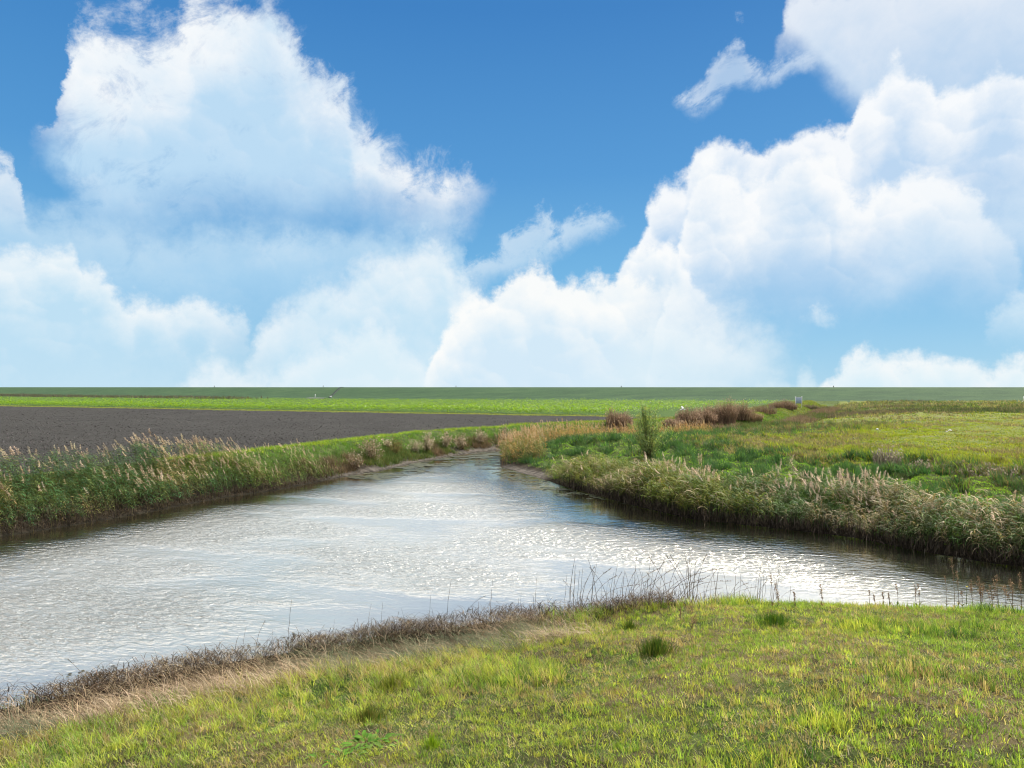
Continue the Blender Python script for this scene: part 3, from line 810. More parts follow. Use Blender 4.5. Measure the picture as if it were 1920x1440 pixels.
hs = (.80 - .26 * ss(27.5, 33.5, P[:, 1]) - .02 * ss(25, 20, P[:, 1])) * rng.uniform(.72, 1.10, n) * (1 - .22 * ss(1.0, -.1, d_)) * (1 - .25 * ss(2.0, 3.2, d_)) * (.66 + .62 * fbm(P[:, 0] * .8, P[:, 1] * .8, 73))
kp = (P[:, 1] > 4) & ~((P[:, 1] > 31) & (d_ > 1.9))
reed_bed('reed_bed', P[kp], hs[kp], pal_left, .30, 'green reed bed with pinkish seed plumes along the left bank', 'reeds', TALL, split=.12 + .5 * ss(.42, .6, fbm(P[kp][:, 0] * .6 + 3, P[kp][:, 1] * .6, 75)) + .1 * ss(.8, 2, d_[kp]), nplume=5)

def pal_right(c, P):
    n = len(P); m = fbm(P[:, 0] * .5, P[:, 1] * .5, 81); yl = ss(9.5, 6.5, P[:, 0])
    if c == 0: return pick([(.13, .11, .06), (.16, .14, .08), (.09, .09, .04)], n)
    if c == 1:
        a = pick([(.065, .13, .038), (.09, .155, .045), (.125, .145, .058), (.065, .135, .034)], n, .35)
        b_ = pick([(.16, .21, .035), (.12, .19, .028), (.21, .21, .048)], n, .35)
        t = pick([(.32, .25, .14), (.42, .35, .23), (.25, .19, .11), (.36, .32, .22)], n, .35)
        a = np.where((rng.uniform(0, 1, n) < .9 * yl)[:, None], b_, a)
        return np.where((rng.uniform(0, 1, n) < .10 + .45 * ss(.5, .7, m) + .32 * ss(9.5, 12.5, P[:, 0]))[:, None], t, a)
    if c == 2: return pick([(.60, .49, .42), (.70, .58, .50), (.50, .39, .32)], n)
    return pick([(.10, .082, .07), (.14, .115, .095), (.06, .048, .04)], n)
n = 4600
P = band(1.5, 26, 8, 33.5, 31000, 2, -.15, 3.1); n = len(P)
d_ = dist(P, RIGHT)
hs = (.76 - .12 * ss(25, 31, P[:, 1])) * rng.uniform(.70, 1.12, n) * (1 - .1 * ss(.9, -.1, d_)) * (1 - .30 * ss(1.9, 3.1, d_)) * (.42 + 1.08 * fbm(P[:, 0] * .9, P[:, 1] * .9, 83))
reed_bed('reed_bed', P, hs, pal_right, .08, 'yellow green reed bed with pale fluffy plumes along the right bank', 'reeds', STAND, .17, split=.03 + .70 * ss(.50, .62, fbm(P[:, 0] * .7 + 5, P[:, 1] * .7, 85)) * ss(.5, 1.6, d_) * ss(28, 24, P[:, 1]))

def pal_tawny(c, P):
    n = len(P); f = ss(45, 50, P[:, 1])
    if c == 0: return pick([(.20, .13, .06), (.26, .17, .07)], n)
    if c == 1:
        a = pick([(.17, .21, .05), (.13, .20, .05), (.30, .23, .08)], n); b_ = pick([(.52, .29, .09), (.45, .27, .10), (.56, .37, .16)], n)
        return np.where((rng.uniform(0, 1, n) < .25 + .6 * f)[:, None], b_, a)
    if c == 2: return pick([(.58, .43, .29), (.52, .39, .28), (.50, .33, .18)], n)
    return pick([(.08, .06, .045), (.12, .09, .06)], n)
n = 1500
P = along(RIGHT, 5, 10, n, .05, 2.6, 1.0)
reed_bed('reed_bed', P, rng.uniform(.55, .88, n) * (1.05 - .25 * ss(47, 55, P[:, 1])), pal_tawny, .12, 'tawny orange reed bed on the point where the channel narrows', 'reeds', TALL)

# dead matted growth hanging over the water's edge
def skirt(name, pl, a, b_, n, label, cols, d0=-.25, d1=.9, ln=.6, l0=.25, l1=.65):
    s = Soup()
    P = along(pl, a, b_, n, d0, d1, 1.0)
    P3 = np.concatenate([P, np.maximum(ground(P), -.05)[:, None]], 1); P3[:, 2] += rng.uniform(0, .45, n) * ss(-.3, .5, dist(P, pl))
    blades(s, P3, rng.uniform(l0, l1, n), rng.uniform(.010, .022, n), rng.uniform(0, 6.28, n), np.clip(rng.normal(ln, .3, n), .03, .97), pick(cols, n, .3), 3, droop=1.0)
    tag(s.build(name, DRY), label, 'dead grass', kind='stuff')
skirt('dead_grass', LEFT, 1, 10, 9000, 'brown matted dead stalks hanging to the water under the left reeds', [(.045, .034, .024), (.075, .056, .037), (.13, .10, .066), (.025, .019, .014)])
skirt('dead_grass', RIGHT, 12, 21, 11000, 'grey brown dead stalks standing in the water under the right reeds', [(.05, .042, .036), (.075, .062, .05), (.13, .108, .085), (.025, .02, .017)], -.35, .5, .28, .42, .85)

# ------------------------------------------------------------------ grass on banks and meadow
def cover(name, P, hh, ww, colf, label, m=14, rad=.12, mat=GRASS, leanx=0.0, cat='grass', jit=.2):
    s = Soup(); n = len(P)
    k = np.repeat(np.arange(n), m)
    a = rng.uniform(0, 2 * np.pi, len(k)); r = np.abs(rng.normal(0, 1, len(k))) * rad[k] if np.ndim(rad) else np.abs(rng.normal(0, rad, len(k)))
    Q = P[k] + np.stack([np.cos(a), np.sin(a)], 1) * r[:, None]
    Q3, _, _, _ = on_ground(Q, -.02)
    tc = colf(P)
    blades(s, Q3, hh[k] * rng.uniform(.5, 1.3, len(k)), np.broadcast_to(ww, n)[k] * rng.uniform(.7, 1.3, len(k)), np.where(rng.uniform(0, 1, len(k)) < .7, a, np.pi), np.clip(rng.normal(.5, .25, len(k)), .05, .95), tc[k] * rng.uniform(1 - jit, 1 + jit, (len(k), 1)), 2)
    tag(s.build(name, mat), label, cat, kind='stuff')

# left bank crest and face
P = along(LEFT, 8, 21, 13000, .45, 5.2, 1.0)
P = P[(P[:, 1] < 90)]
d_ = dist(P, LEFT)
P = P[(d_ > .75 + 1.0 * fbm(P[:, 0] * .7, P[:, 1] * .7, 91) - .4) & (rng.uniform(0, 1, len(P)) < np.clip(1.0 - ss(60, 90, P[:, 1]) * .4, 0, 1))]
def c_left(P):
    n = len(P); d = dist(P, LEFT)
    a = pick([(.12, .25, .035), (.09, .20, .035), (.15, .29, .035), (.10, .21, .05)], n, .3)
    b_ = pick([(.26, .38, .035), (.30, .40, .045)], n)
    return np.where((rng.uniform(0, 1, n) < ss(2.4, 3.6, d) * .8)[:, None], b_, a)
cover('bank_grass', P, .15 + .14 * rng.uniform(0, 1, len(P)), .02, c_left, 'bright green grass on the left bank beside the ploughed field', 12, .13)

# rough brownish growth along the foot of the bare left bank
P = along(LEFT, 9, 16, 2600, .25, 1.7, 1.0)
P = P[(fbm(P[:, 0] * .8, P[:, 1] * .8, 93) > .46) & (P[:, 1] > 33)]
cover('rough_grass', P, .18 + .35 * rng.uniform(0, 1, len(P)), .022, lambda P: np.where((fbm(P[:, 0] * .5, P[:, 1] * .5, 94) > .5)[:, None], pick([(.20, .15, .09), (.15, .12, .07), (.27, .20, .13)], len(P)), pick([(.13, .18, .05), (.09, .16, .04), (.18, .19, .06)], len(P))), 'rough brown and olive growth at the foot of the left bank', 12, .14, DRY)

# right slope: lumpy tussocks
P = np.concatenate([screen_pts(925, 2010, 795, 965, 26000, .9), band(-1, 34, 10, 66, 16000, 2, .4, 18)])
_, side_, d_, _ = terrain(P)
tn = fbm(P[:, 0] * 1.1, P[:, 1] * 1.1, 95)
kp = (side_ == 2) & (d_ > .4) & (d_ < 18) & (P[:, 1] > 8) & (P[:, 1] < 70) & (rng.uniform(0, 1, len(P)) < .75 + .5 * ss(.4, .62, tn)) & ~((d_ < 1.0) & (P[:, 1] > 34) & (P[:, 1] < 39))
P = P[kp]; d_ = d_[kp]; tn = tn[kp]
def c_slope(P):
    n = len(P); t = fbm(P[:, 0] * 1.1, P[:, 1] * 1.1, 95); g = fbm(P[:, 0] * .35, P[:, 1] * .35, 97); d = dist(P, RIGHT)
    a = pick([(.20, .38, .045), (.25, .42, .055), (.16, .32, .05)], n)
    b_ = pick([(.05, .13, .05), (.07, .15, .065), (.05, .11, .045)], n)
    br = pick([(.16, .14, .09), (.21, .17, .10), (.12, .11, .075)], n)
    o = np.where((rng.uniform(0, 1, n) < ss(.47, .55, t) * .92)[:, None], b_, a)
    o = np.where((rng.uniform(0, 1, n) < ss(14, 20, P[:, 0]) * .55 * ss(3, 6, d) + .12 * ss(.5, .7, g))[:, None], br, o)
    y_ = pick([(.24, .32, .035), (.27, .31, .045)], n)
    return np.where((rng.uniform(0, 1, n) < ss(11, 15, d))[:, None], y_, o)
cover('tussock_grass', P, (.09 + .46 * ss(.50, .60, tn)) * (1 - .6 * ss(12, 16, d_)), .024, c_slope, 'lumpy green tussock grass on the slope of the right bank', 14, .13)

# meadow sward and greyer weed patches
P = screen_pts(1130, 1990, 752, 880, 30000, 1.2)
_, side_, d_, s_ = terrain(P)
P = P[(side_ == 2) & ((d_ > 10) | (P[:, 1] > 56) & (d_ > .5)) & (s_ < -2)]
def c_mead(P):
    n = len(P); g = fbm(P[:, 0] * .16, P[:, 1] * .10, 101); f = ss(60, 110, P[:, 1])
    a = pick([(.21, .27, .03), (.26, .29, .035), (.28, .28, .05), (.17, .25, .03)], n, .3)
    b_ = pick([(.23, .20, .125), (.20, .18, .13), (.26, .23, .13)], n); dk = pick([(.07, .13, .04), (.09, .15, .05)], n)
    o = np.where((rng.uniform(0, 1, n) < ss(.47, .55, g) * .85 + .35 * f)[:, None], b_, a)
    return np.where((rng.uniform(0, 1, n) < .06 + .28 * f)[:, None], dk, o)
g_ = fbm(P[:, 0] * .16, P[:, 1] * .10, 101)
cover('meadow_grass', P, (.10 + .18 * ss(.47, .56, g_) + .30 * ss(65, 110, P[:, 1])), .018 + .0006 * P[:, 1], c_mead, 'yellow green meadow grass with greyish weed patches', 7, .10 + .003 * P[:, 1], jit=.42)

# left side of the far ditch, and rough strips across the far meadow
P = along(LEFT, 16, 22, 6000, .2, 9, 1.0)
P = P[(P[:, 1] > 56) & (P[:, 1] < 165)]
cover('verge_grass', P, .2 + .0015 * P[:, 1], .012 + .0004 * P[:, 1], lambda P: pick([(.20, .27, .05), (.15, .22, .04), (.22, .21, .10), (.12, .16, .05)], len(P)), 'mixed green and dull grass on the far side of the ditch', 7, .12 + .003 * P[:, 1])
P = screen_pts(1470, 1990, 751, 774, 9000, 1.2)
_, side_, d_, s_ = terrain(P)
rs = fbm(P[:, 0] * .035, P[:, 1] * .16, 105)
P = P[(side_ == 2) & (s_ < -1) & (d_ > 1) & (rs > .47)]
cover('rough_strip', P, .35 + .45 * rng.uniform(0, 1, len(P)), .05, lambda P: np.where((fbm(P[:, 0] * .05, P[:, 1] * .2, 107) > .5)[:, None], pick([(.17, .14, .10), (.12, .11, .08), (.22, .19, .13)], len(P)), pick([(.06, .10, .04), (.08, .12, .05), (.14, .18, .07)], len(P))), 'strips of brownish rough growth across the far meadow', 7, .5, DRY)

P = along(LEFT, 15, 21, 4200, -2.6, .4, 1.0)
P = P[P[:, 1] > 58]
cover('ditch_growth', P, .35 + .5 * rng.uniform(0, 1, len(P)), .05, lambda P: np.where((fbm(P[:, 0] * .2, P[:, 1] * .2, 109) > .5)[:, None], pick([(.24, .18, .12), (.18, .13, .09), (.29, .23, .15)], len(P)), pick([(.12, .18, .05), (.17, .22, .06), (.10, .14, .05)], len(P))), 'brown and green growth filling the far ditch', 8, .22, DRY)

# grassy verge between ploughed land and crop
xs = rng.uniform(-150, 13, 5000)
P = np.stack([xs, PLOUGH_A[1] + PLOUGH_M * (xs - PLOUGH_A[0]) + rng.uniform(-.2, 2.6, 5000)], 1)
cover('verge_grass', P, np.full(len(P), .22), .05, lambda P: pick([(.27, .31, .09), (.22, .29, .07), (.30, .30, .13)], len(P)), 'pale grass verge between the ploughed land and the crop', 5, .3)

# leafy crop
def crop():
    poly = np.array([(12, 80.5), (21, 92), (40, 116), (60, 141), (33, 152), (0, 158), (-45, 163), (-146, 197), (-260, 250), (-260, 196.8)], float)
    tot = 0; s = Soup()
    P = screen_pts(-120, 1560, 741, 783, 90000, 1.5)
    P = P[inside(P, poly)]
    edge = PLOUGH_A[1] + PLOUGH_M * (P[:, 0] - PLOUGH_A[0]) + 3.2
    P = P[P[:, 1] > edge]
    xs = rng.uniform(-200, 12, 26000)
    E = np.stack([xs, PLOUGH_A[1] + PLOUGH_M * (xs - PLOUGH_A[0]) + 3.1 + rng.uniform(0, 3.5, 26000) ** 1.0], 1)
    P = np.concatenate([P, E])
    n = len(P)
    lump = fbm(P[:, 0] * .55, P[:, 1] * .55, 111)
    z = ground(P) + (.10 + .70 * rng.uniform(0, 1, n) ** .6) * (.55 + .9 * lump)
    a = rng.uniform(0, 6.28, n); ln = rng.uniform(.16, .34, n); wd = ln * .62
    tilt = rng.uniform(-.25, .9, n)
    dx = np.stack([np.cos(a) * np.cos(tilt), np.sin(a) * np.cos(tilt), np.sin(tilt)], 1) * ln[:, None]
    sd = np.stack([-np.sin(a), np.cos(a), rng.uniform(-.3, .3, n)], 1) * (wd * .5)[:, None]
    B = np.concatenate([P, z[:, None]], 1)
    V = np.stack([B, B + dx * .5 - sd, B + dx + [0, 0, -.03], B + dx * .5 + sd], 1)
    c = pick([(.18, .32, .018), (.23, .37, .024), (.14, .27, .02), (.26, .38, .04)], n, .25)
    s.add(V.reshape(-1, 3), [np.arange(4 * n).reshape(-1, 4)], np.repeat(c, 4, 0))
    tag(s.build('crop', leaf_mat('crop_leaf', .5, .5, .3, (1.1, 1.1, .5), .12)), 'bright green leafy crop in front of the dike', 'crop', kind='stuff')
crop()

# greyish reeds at the foot of the dike, far left
n = 9000
t = rng.uniform(0, 1, n)
A = np.array([(-330, 360), (-271, 322), (-160, 243), (-78, 200)], float)
P = np.stack([np.interp(t, [0, .3, .75, 1], A[:, 0]), np.interp(t, [0, .3, .75, 1], A[:, 1])], 1) + np.stack([rng.normal(0, 3, n), rng.uniform(-16, 8, n) * np.interp(t, [0, 1], [1.2, .4])], 1)
P3, _, _, _ = on_ground(P)
s_ = Soup()
blades(s_, P3, rng.uniform(.5, 1.25, n) * (.7 + .6 * fbm(P[:, 0] * .08, P[:, 1] * .08, 121)), rng.uniform(.10, .25, n), np.full(n, np.pi), rng.uniform(.05, .35, n), pick([(.15, .17, .13), (.20, .20, .15), (.11, .13, .09), (.17, .13, .10)], n), 2, face=rng.normal(0, .5, n))
tag(s_.build('distant_reeds', DRY), 'greyish strip of reeds at the foot of the dike, far left', 'reeds', kind='stuff')
# ------------------------------------------------------------------ stubble, straw and weed on the water
def debris():
    n = 42000
    P = along(NEAR, 7, 18, n, -.6, 1.6, 1.0)
    # keep the band on the strawy left part and let it thin out to the right
    kp = (rng.uniform(0, 1, n) < ss(3.6, 2.2, P[:, 0])) & (rng.uniform(0, 1, n) < .08 + 1.6 * ss(.38, .62, fbm(P[:, 0] * 1.5, P[:, 1] * 1.5, 131)))
    P = P[kp]; n = len(P)
    z, side, d, _ = terrain(P)
    ok = (d > -.08 - .55 * ss(.5, .72, fbm(P[:, 0] * .9, P[:, 1] * .9, 171))) & (d < .45 + 1.35 * fbm(P[:, 0] * 1.1, P[:, 1] * 1.1, 173)); P = P[ok]; z = z[ok]; d = d[ok]; n = len(P)
    heap = fbm(P[:, 0] * 1.4, P[:, 1] * 1.4, 133)
    P3 = np.concatenate([P, (np.maximum(z, -.05) - .02)[:, None]], 1)
    s = Soup()
    blades(s, P3, rng.uniform(.05, .23, n) * (.25 + 1.5 * heap), rng.uniform(.006, .014, n), rng.uniform(0, 6.28, n), np.abs(rng.normal(.1, .26, n)), pick([(.028, .020, .013), (.045, .031, .020), (.08, .057, .036), (.018, .013, .010)], n, .3), 2)
    P2 = P[rng.integers(0, n, 26000)] + rng.normal(0, .20, (26000, 2)) * [1, 1]; m = len(P2)
    hp = fbm(P2[:, 0] * 1.4, P2[:, 1] * 1.4, 133)
    P3 = np.concatenate([P2, (np.maximum(ground(P2), -.02) + rng.uniform(0, .24, m) * (.4 + hp))[:, None]], 1)
    blades(s, P3, rng.uniform(.15, .50, m), rng.uniform(.006, .012, m), rng.uniform(0, 6.28, m), np.clip(rng.normal(.92, .08, m), .4, .98), pick([(.085, .058, .036), (.13, .094, .058), (.042, .029, .019), (.33, .25, .155)], m, .4, p=[.34, .24, .30, .12]), 3, droop=.5)
    tag(s.build('reed_stubble', DRY), 'dark cut reed stubble and broken stalks along the near waterline', 'stubble', kind='stuff')
    # flattened straw behind the stubble
    m = 44000
    P = along(NEAR, 8, 19, m, .85, 2.6, 1.0)
    kp = (rng.uniform(0, 1, m) < ss(1.9, .2, P[:, 0])) & (rng.uniform(0, 1, m) < .30 + fbm(P[:, 0] * 1.2, P[:, 1] * 1.2, 137)); P = P[kp]; m = len(P)
    P3, side, d, _ = on_ground(P, .01); P3[:, 2] += rng.uniform(0, .06, m)
    g = fbm(P[:, 0] * .9, P[:, 1] * .9, 139)
    c = np.where((rng.uniform(0, 1, m) < ss(.52, .66, g) * .8)[:, None], pick([(.14, .16, .09), (.10, .13, .07), (.18, .17, .10)], m), pick([(.42, .33, .21), (.34, .255, .155), (.50, .40, .27), (.22, .16, .10)], m, .3))
    s = Soup()
    blades(s, P3, rng.uniform(.18, .55, m), rng.uniform(.005, .011, m), np.pi * .86 + rng.normal(0, .55, m) + np.pi * (rng.uniform(0, 1, m) < .35), np.clip(rng.normal(.95, .03, m), .8, .985), c, 3, droop=.2)
    tag(s.build('straw', DRY), 'flattened tan straw lying between the stubble and the grass', 'straw', kind='stuff')
    # floating weed
    s = Soup()
    def pads(P, r0, r1, cols):
        n = len(P); a0 = rng.uniform(0, 6.28, n); r = rng.uniform(r0, r1, n)
        k = 7; an = a0[:, None] + np.linspace(0, 6.28, k, endpoint=False)[None]
        rr = r[:, None] * rng.uniform(.55, 1.1, (n, k))
        V = np.stack([P[:, 0:1] + np.cos(an) * rr * 1.5, P[:, 1:2] + np.sin(an) * rr, np.broadcast_to(rng.uniform(.005, .014, n)[:, None], (n, k))], 2)
        V = np.concatenate([V, np.stack([P[:, 0], P[:, 1], rng.uniform(.012, .022, n)], 1)[:, None]], 1)
        f = np.array([[i, (i + 1) % k, k] for i in range(k)])
        s.add(V.reshape(-1, 3), [(np.arange(n)[:, None, None] * (k + 1) + f[None]).reshape(-1, 3)], np.repeat(pick(cols, n, .3), k + 1, 0))
    P = along(LEFT, 10, 15, 5200, -2.6, -.1, 1.0)
    g = fbm(P[:, 0] * .9, P[:, 1] * 2.2, 141); P = P[(g > .52) & inside(P, POND)]
    pads(P, .04, .13, [(.035, .042, .015), (.05, .055, .02), (.07, .07, .03), (.025, .03, .012)])
    P = along(RIGHT, 8, 13, 2600, -1.5, -.1, 1.0)
    g = fbm(P[:, 0] * 1.1, P[:, 1] * 2.0, 143); P = P[(g > .54) & inside(P, POND)]
    pads(P, .03, .10, [(.035, .05, .015), (.055, .065, .02), (.025, .03, .012)])
    P = along(NEAR, 7, 17, 900, .1, 1.0, -1.0)
    g = fbm(P[:, 0] * 2.2, P[:, 1] * 2.2, 145); P = P[(g > .6) & inside(P, POND)]
    pads(P, .008, .03, [(.05, .05, .02), (.08, .07, .03), (.035, .03, .02)])
    tag(s.build('floating_weed', plain_v('pond_weed', .5)), 'olive patches of pond weed floating along the banks', 'pond weed', kind='stuff')
def plain_v(name, rough):
    m, b = new_mat(name); finish(b, bsdf(b, vcol(b), rough, .4)); return m
debris()

# clods on the ploughed field
def clods():
    P = screen_pts(-60, 1180, 764, 880, 36000, 1.12)
    _, side, d, s_ = terrain(P)
    P = P[region(P, side, d, s_) == 1]
    n = len(P)
    z = ground(P) + (fbm(P[:, 0] * .45, P[:, 1] * .45, 22, 2) - .5) * .06
    r = rng.uniform(.018, .04, n) * (1 + P[:, 1] / 90) * rng.uniform(.6, 1.5, n)
    base = np.array([(1, 0, 0), (-1, 0, 0), (0, 1, 0), (0, -1, 0), (0, 0, .7), (0, 0, -.7)], float)
    f = np.array([[0, 2, 4], [2, 1, 4], [1, 3, 4], [3, 0, 4], [2, 0, 5], [1, 2, 5], [3, 1, 5], [0, 3, 5]])
    V = base[None] * rng.uniform(.5, 1.3, (n, 6, 1)) + rng.normal(0, .2, (n, 6, 3))
    a = rng.uniform(0, 6.28, n); ca, sa = np.cos(a)[:, None], np.sin(a)[:, None]
    V = np.stack([V[..., 0] * ca - V[..., 1] * sa, V[..., 0] * sa + V[..., 1] * ca, V[..., 2]], 2) * r[:, None, None]
    V += np.concatenate([P, z[:, None]], 1)[:, None]
    s = Soup(); s.add(V.reshape(-1, 3), [(np.arange(n)[:, None, None] * 6 + f[None]).reshape(-1, 3)], np.repeat(pick([(.035, .032, .031), (.055, .050, .048), (.08, .074, .072), (.022, .020, .019)], n, .25), 6, 0))
    tag(s.build('soil_clods', plain_v('clod', .9)), 'dark clods of turned soil on the ploughed field', 'soil', kind='stuff')
clods()

# ------------------------------------------------------------------ tubes and boxes for built things
def tube(s, pts, radii, col, k=6):
    pts = np.asarray(pts, float); n = len(pts)
    radii = np.broadcast_to(radii, n)
    t = np.gradient(pts, axis=0); t /= np.linalg.norm(t, axis=1)[:, None] + 1e-9
    ref = np.array([0, 0, 1.]) if abs(t[0][2]) < .9 else np.array([1., 0, 0])
    u = np.cross(t, ref); u /= np.linalg.norm(u, axis=1)[:, None]; v = np.cross(t, u)
    an = np.linspace(0, 2 * np.pi, k, endpoint=False)
    V = pts[:, None] + (u[:, None] * np.cos(an)[None, :, None] + v[:, None] * np.sin(an)[None, :, None]) * radii[:, None, None]
    V = np.concatenate([V.reshape(-1, 3), pts[:1], pts[-1:]])
    f4 = [[i * k + j, i * k + (j + 1) % k, (i + 1) * k + (j + 1) % k, (i + 1) * k + j] for i in range(n - 1) for j in range(k)]
    f3 = [[j, n * k, (j + 1) % k] for j in range(k)] + [[(n - 1) * k + j, (n - 1) * k + (j + 1) % k, n * k + 1] for j in range(k)]
    s.add(V, [np.array(f4), np.array(f3)], col)
def box(s, c, d, col, bev=.0):
    x, y, z = np.asarray(d) / 2
    b_ = min(bev, x * .8, y * .8, z * .8)
    if b_ <= 0:
        V = np.array([(sx * x, sy * y, sz * z) for sz in (-1, 1) for sy in (-1, 1) for sx in (-1, 1)]) + c
        s.add(V, [np.array([[0, 2, 3, 1], [4, 5, 7, 6], [0, 1, 5, 4], [2, 6, 7, 3], [0, 4, 6, 2], [1, 3, 7, 5]])], col); return
    ring = [(x - b_, -y), (x, -y + b_), (x, y - b_), (x - b_, y), (-x + b_, y), (-x, y - b_), (-x, -y + b_), (-x + b_, -y)]
    def shr(q, e): return [(px - math.copysign(e, px), py - math.copysign(e, py)) for px, py in q]
    V = [(px, py, -z) for px, py in shr(ring, b_)] + [(px, py, -z + b_) for px, py in ring] + [(px, py, z - b_) for px, py in ring] + [(px, py, z) for px, py in shr(ring, b_)]
    f = [[r * 8 + j, r * 8 + (j + 1) % 8, (r + 1) * 8 + (j + 1) % 8, (r + 1) * 8 + j] for r in range(3) for j in range(8)]
    V += [(0, 0, -z), (0, 0, z)]
    t = [[j, 32, (j + 1) % 8] for j in range(8)] + [[24 + j, 24 + (j + 1) % 8, 33] for j in range(8)]
    s.add(np.array(V) + c, [np.array(f), np.array(t)], col)

# ------------------------------------------------------------------ shrubs and clumps, each a thing
def reed_clump(px, py, z0, w, h, n, cols, plumes, label, group='brown reed clumps along the ditch', name='reed_clump', dep=.8):
    X, Y, z = hit(px, py); z -= .1
    root = empty(name, (X, Y, z)); tag(root, label, 'reed clump', group)
    s = Soup()
    a = rng.uniform(0, 6.28, n); r = np.sqrt(rng.uniform(0, 1, n))
    B = np.stack([np.cos(a) * r * w * .42, np.sin(a) * r * w * .42 * dep, np.zeros(n)], 1)
    dome = np.clip(1 - (r * .92) ** 2, .05, 1) ** .35 * (.55 + .9 * fbm(B[:, 0] * 1.7 + px, B[:, 1] * 1.7, 151))
    if name != 'reed_clump': dome = dome * rng.uniform(.35, 1.1, n)
    L = h * dome * rng.uniform(.7, 1.08, n)
    blades(s, B, L, rng.uniform(.02, .05, n), a + rng.normal(0, .6, n), np.clip(.05 + .28 * r + rng.normal(0, .08, n), .01, .8), pick(cols, n, .35), 3)
    s.build('stalks', DRY, root)
    s = Soup(); m = int(n * 1.3); i = rng.integers(0, n, m)
    T = B[i].copy(); up = L[i] * rng.uniform(.55, .95, m)
    ou = .28 * r[i]
    T[:, 0] += np.cos(a[i]) * ou * up; T[:, 1] += np.sin(a[i]) * ou * up; T[:, 2] += up * .93
    blades(s, T, rng.uniform(.10, .26, m), rng.uniform(.03, .06, m), np.pi + rng.normal(0, 1.0, m), rng.uniform(.2, .9, m), pick(plumes, m, .25), 2, droop=.8)
    s.build('seed_sprays', FLUFF, root)
BR = [(.24, .17, .115), (.19, .135, .10), (.31, .225, .155), (.14, .10, .08)]
BP = [(.36, .26, .19), (.28, .20, .15), (.44, .33, .25)]
reed_clump(1162, 805, 1.0, 2.4, 2.3, 1100, BR, BP, 'brown reed clump standing by the point, nearest of the brown clumps')
reed_clump(1262, 800, 1.0, 2.2, 1.2, 700, BR, BP, 'low brown reed clump at the left end of the long row')
reed_clump(1292, 797, 1.0, 2.8, 2.0, 1100, BR, BP, 'brown reed clump with the white bird before it')
reed_clump(1322, 795, 1.0, 2.6, 1.9, 1000, BR, BP, 'middling brown reed clump left of the tallest clump')
reed_clump(1352, 792, 1.0, 3.4, 2.7, 1300, BR, BP, 'tallest reddish brown reed clump in the long row')
reed_clump(1385, 787, 1.0, 2.8, 2.1, 900, BR, BP, 'brown reed clump on the right flank of the tallest one')
reed_clump(1408, 790, 1.0, 2.8, 1.5, 800, [(.28, .20, .13), (.22, .16, .10), (.18, .15, .08)], [(.38, .28, .20), (.30, .22, .16)], 'pale buff reed clump at the right end of the long row')
reed_clump(1432, 775, 1.0, 3.6, 1.3, 500, BR, [(.2, .16, .13)], 'thin grey brown reed clump between the long row and the far round clump')
reed_clump(1468, 767, 1.05, 4.6, 1.55, 1300, BR, [(.30, .23, .18), (.22, .16, .13)], 'far round brown reed clump left of the notice board')
reed_clump(1515, 766, 1.05, 4.5, .9, 700, [(.13, .11, .08), (.10, .10, .06)], [(.2, .17, .13)], 'low greyish reed clump to the right of the notice board')
reed_clump(1662, 872, .95, 1.3, 1.25, 230, [(.20, .18, .15), (.17, .15, .13), (.24, .22, .19)], [(.32, .29, .25), (.26, .23, .20)], 'grey dead weed clump on the edge between slope and meadow', 'grey dead weed clumps', 'weed_clump')
reed_clump(1735, 885, .9, 2.0, .8, 170, [(.16, .14, .12), (.13, .14, .08)], [(.26, .23, .19)], 'low dark weed clump right of the grey dead weeds', 'grey dead weed clumps', 'weed_clump')
reed_clump(1850, 893, .9, 3.2, .8, 260, [(.16, .14, .12), (.13, .14, .08), (.2, .18, .14)], [(.26, .23, .19)], 'wide dark weed clump at the right edge above the reeds', 'grey dead weed clumps', 'weed_clump')
reed_clump(1590, 905, .7, 1.1, .5, 260, [(.07, .09, .06), (.06, .075, .06)], [(.12, .12, .09)], 'small dark blue green weed clump on the slope behind the reeds', 'grey dead weed clumps', 'weed_clump')

def shrub(px, py, z0, w, h, leaves, cols, label):
    w *= 1.3; h *= 1.35; leaves = int(leaves * 1.5); py -= 3
    X, Y, z = hit(px, py); z -= .04
    root = empty('shrub', (X, Y, z)); tag(root, label, 'shrub', 'pale seeding shrubs on the left bank')
    st, lf = Soup(), Soup()
    L = []
    for i in range(16):
        a = rng.uniform(0, 6.28); r = w * .5 * rng.uniform(.2, 1); top = h * rng.uniform(.55, 1) * (1 - .35 * (2 * r / w) ** 2)
        p = [np.array([math.cos(a) * .05, math.sin(a) * .05, 0]), np.array([math.cos(a) * r * .45, math.sin(a) * r * .45, top * .5]), np.array([math.cos(a) * r, math.sin(a) * r, top])]
        tube(st, p, [.012, .008, .004], (.12, .08, .055), 4)
        for _ in range(leaves // 16):
            t = rng.uniform(.3, 1)
            c = p[1] * (2 - 2 * t) + p[2] * (2 * t - 1) if t > .5 else p[0] * (1 - 2 * t) + p[1] * 2 * t
            L.append(c + rng.normal(0, .075, 3))
    P = np.array(L); n = len(P)
    blades(lf, P, rng.uniform(.05, .12, n), rng.uniform(.04, .08, n), rng.uniform(0, 6.28, n), rng.uniform(.2, .95, n), pick(cols, n, .25), 2)
    st.build('branches', DRY, root); lf.build('seed_sprays', FLUFF, root)
PK = [(.62, .54, .43), (.54, .44, .34), (.72, .64, .53), (.30, .25, .15), (.20, .24, .09)]
PB = [(.34, .27, .18), (.44, .36, .27), (.24, .18, .12), (.56, .48, .38), (.16, .18, .07)]
shrub(668, 882, .45, .9, .75, 420, PB, 'low brownish shrub at the waterside where the left reeds end')
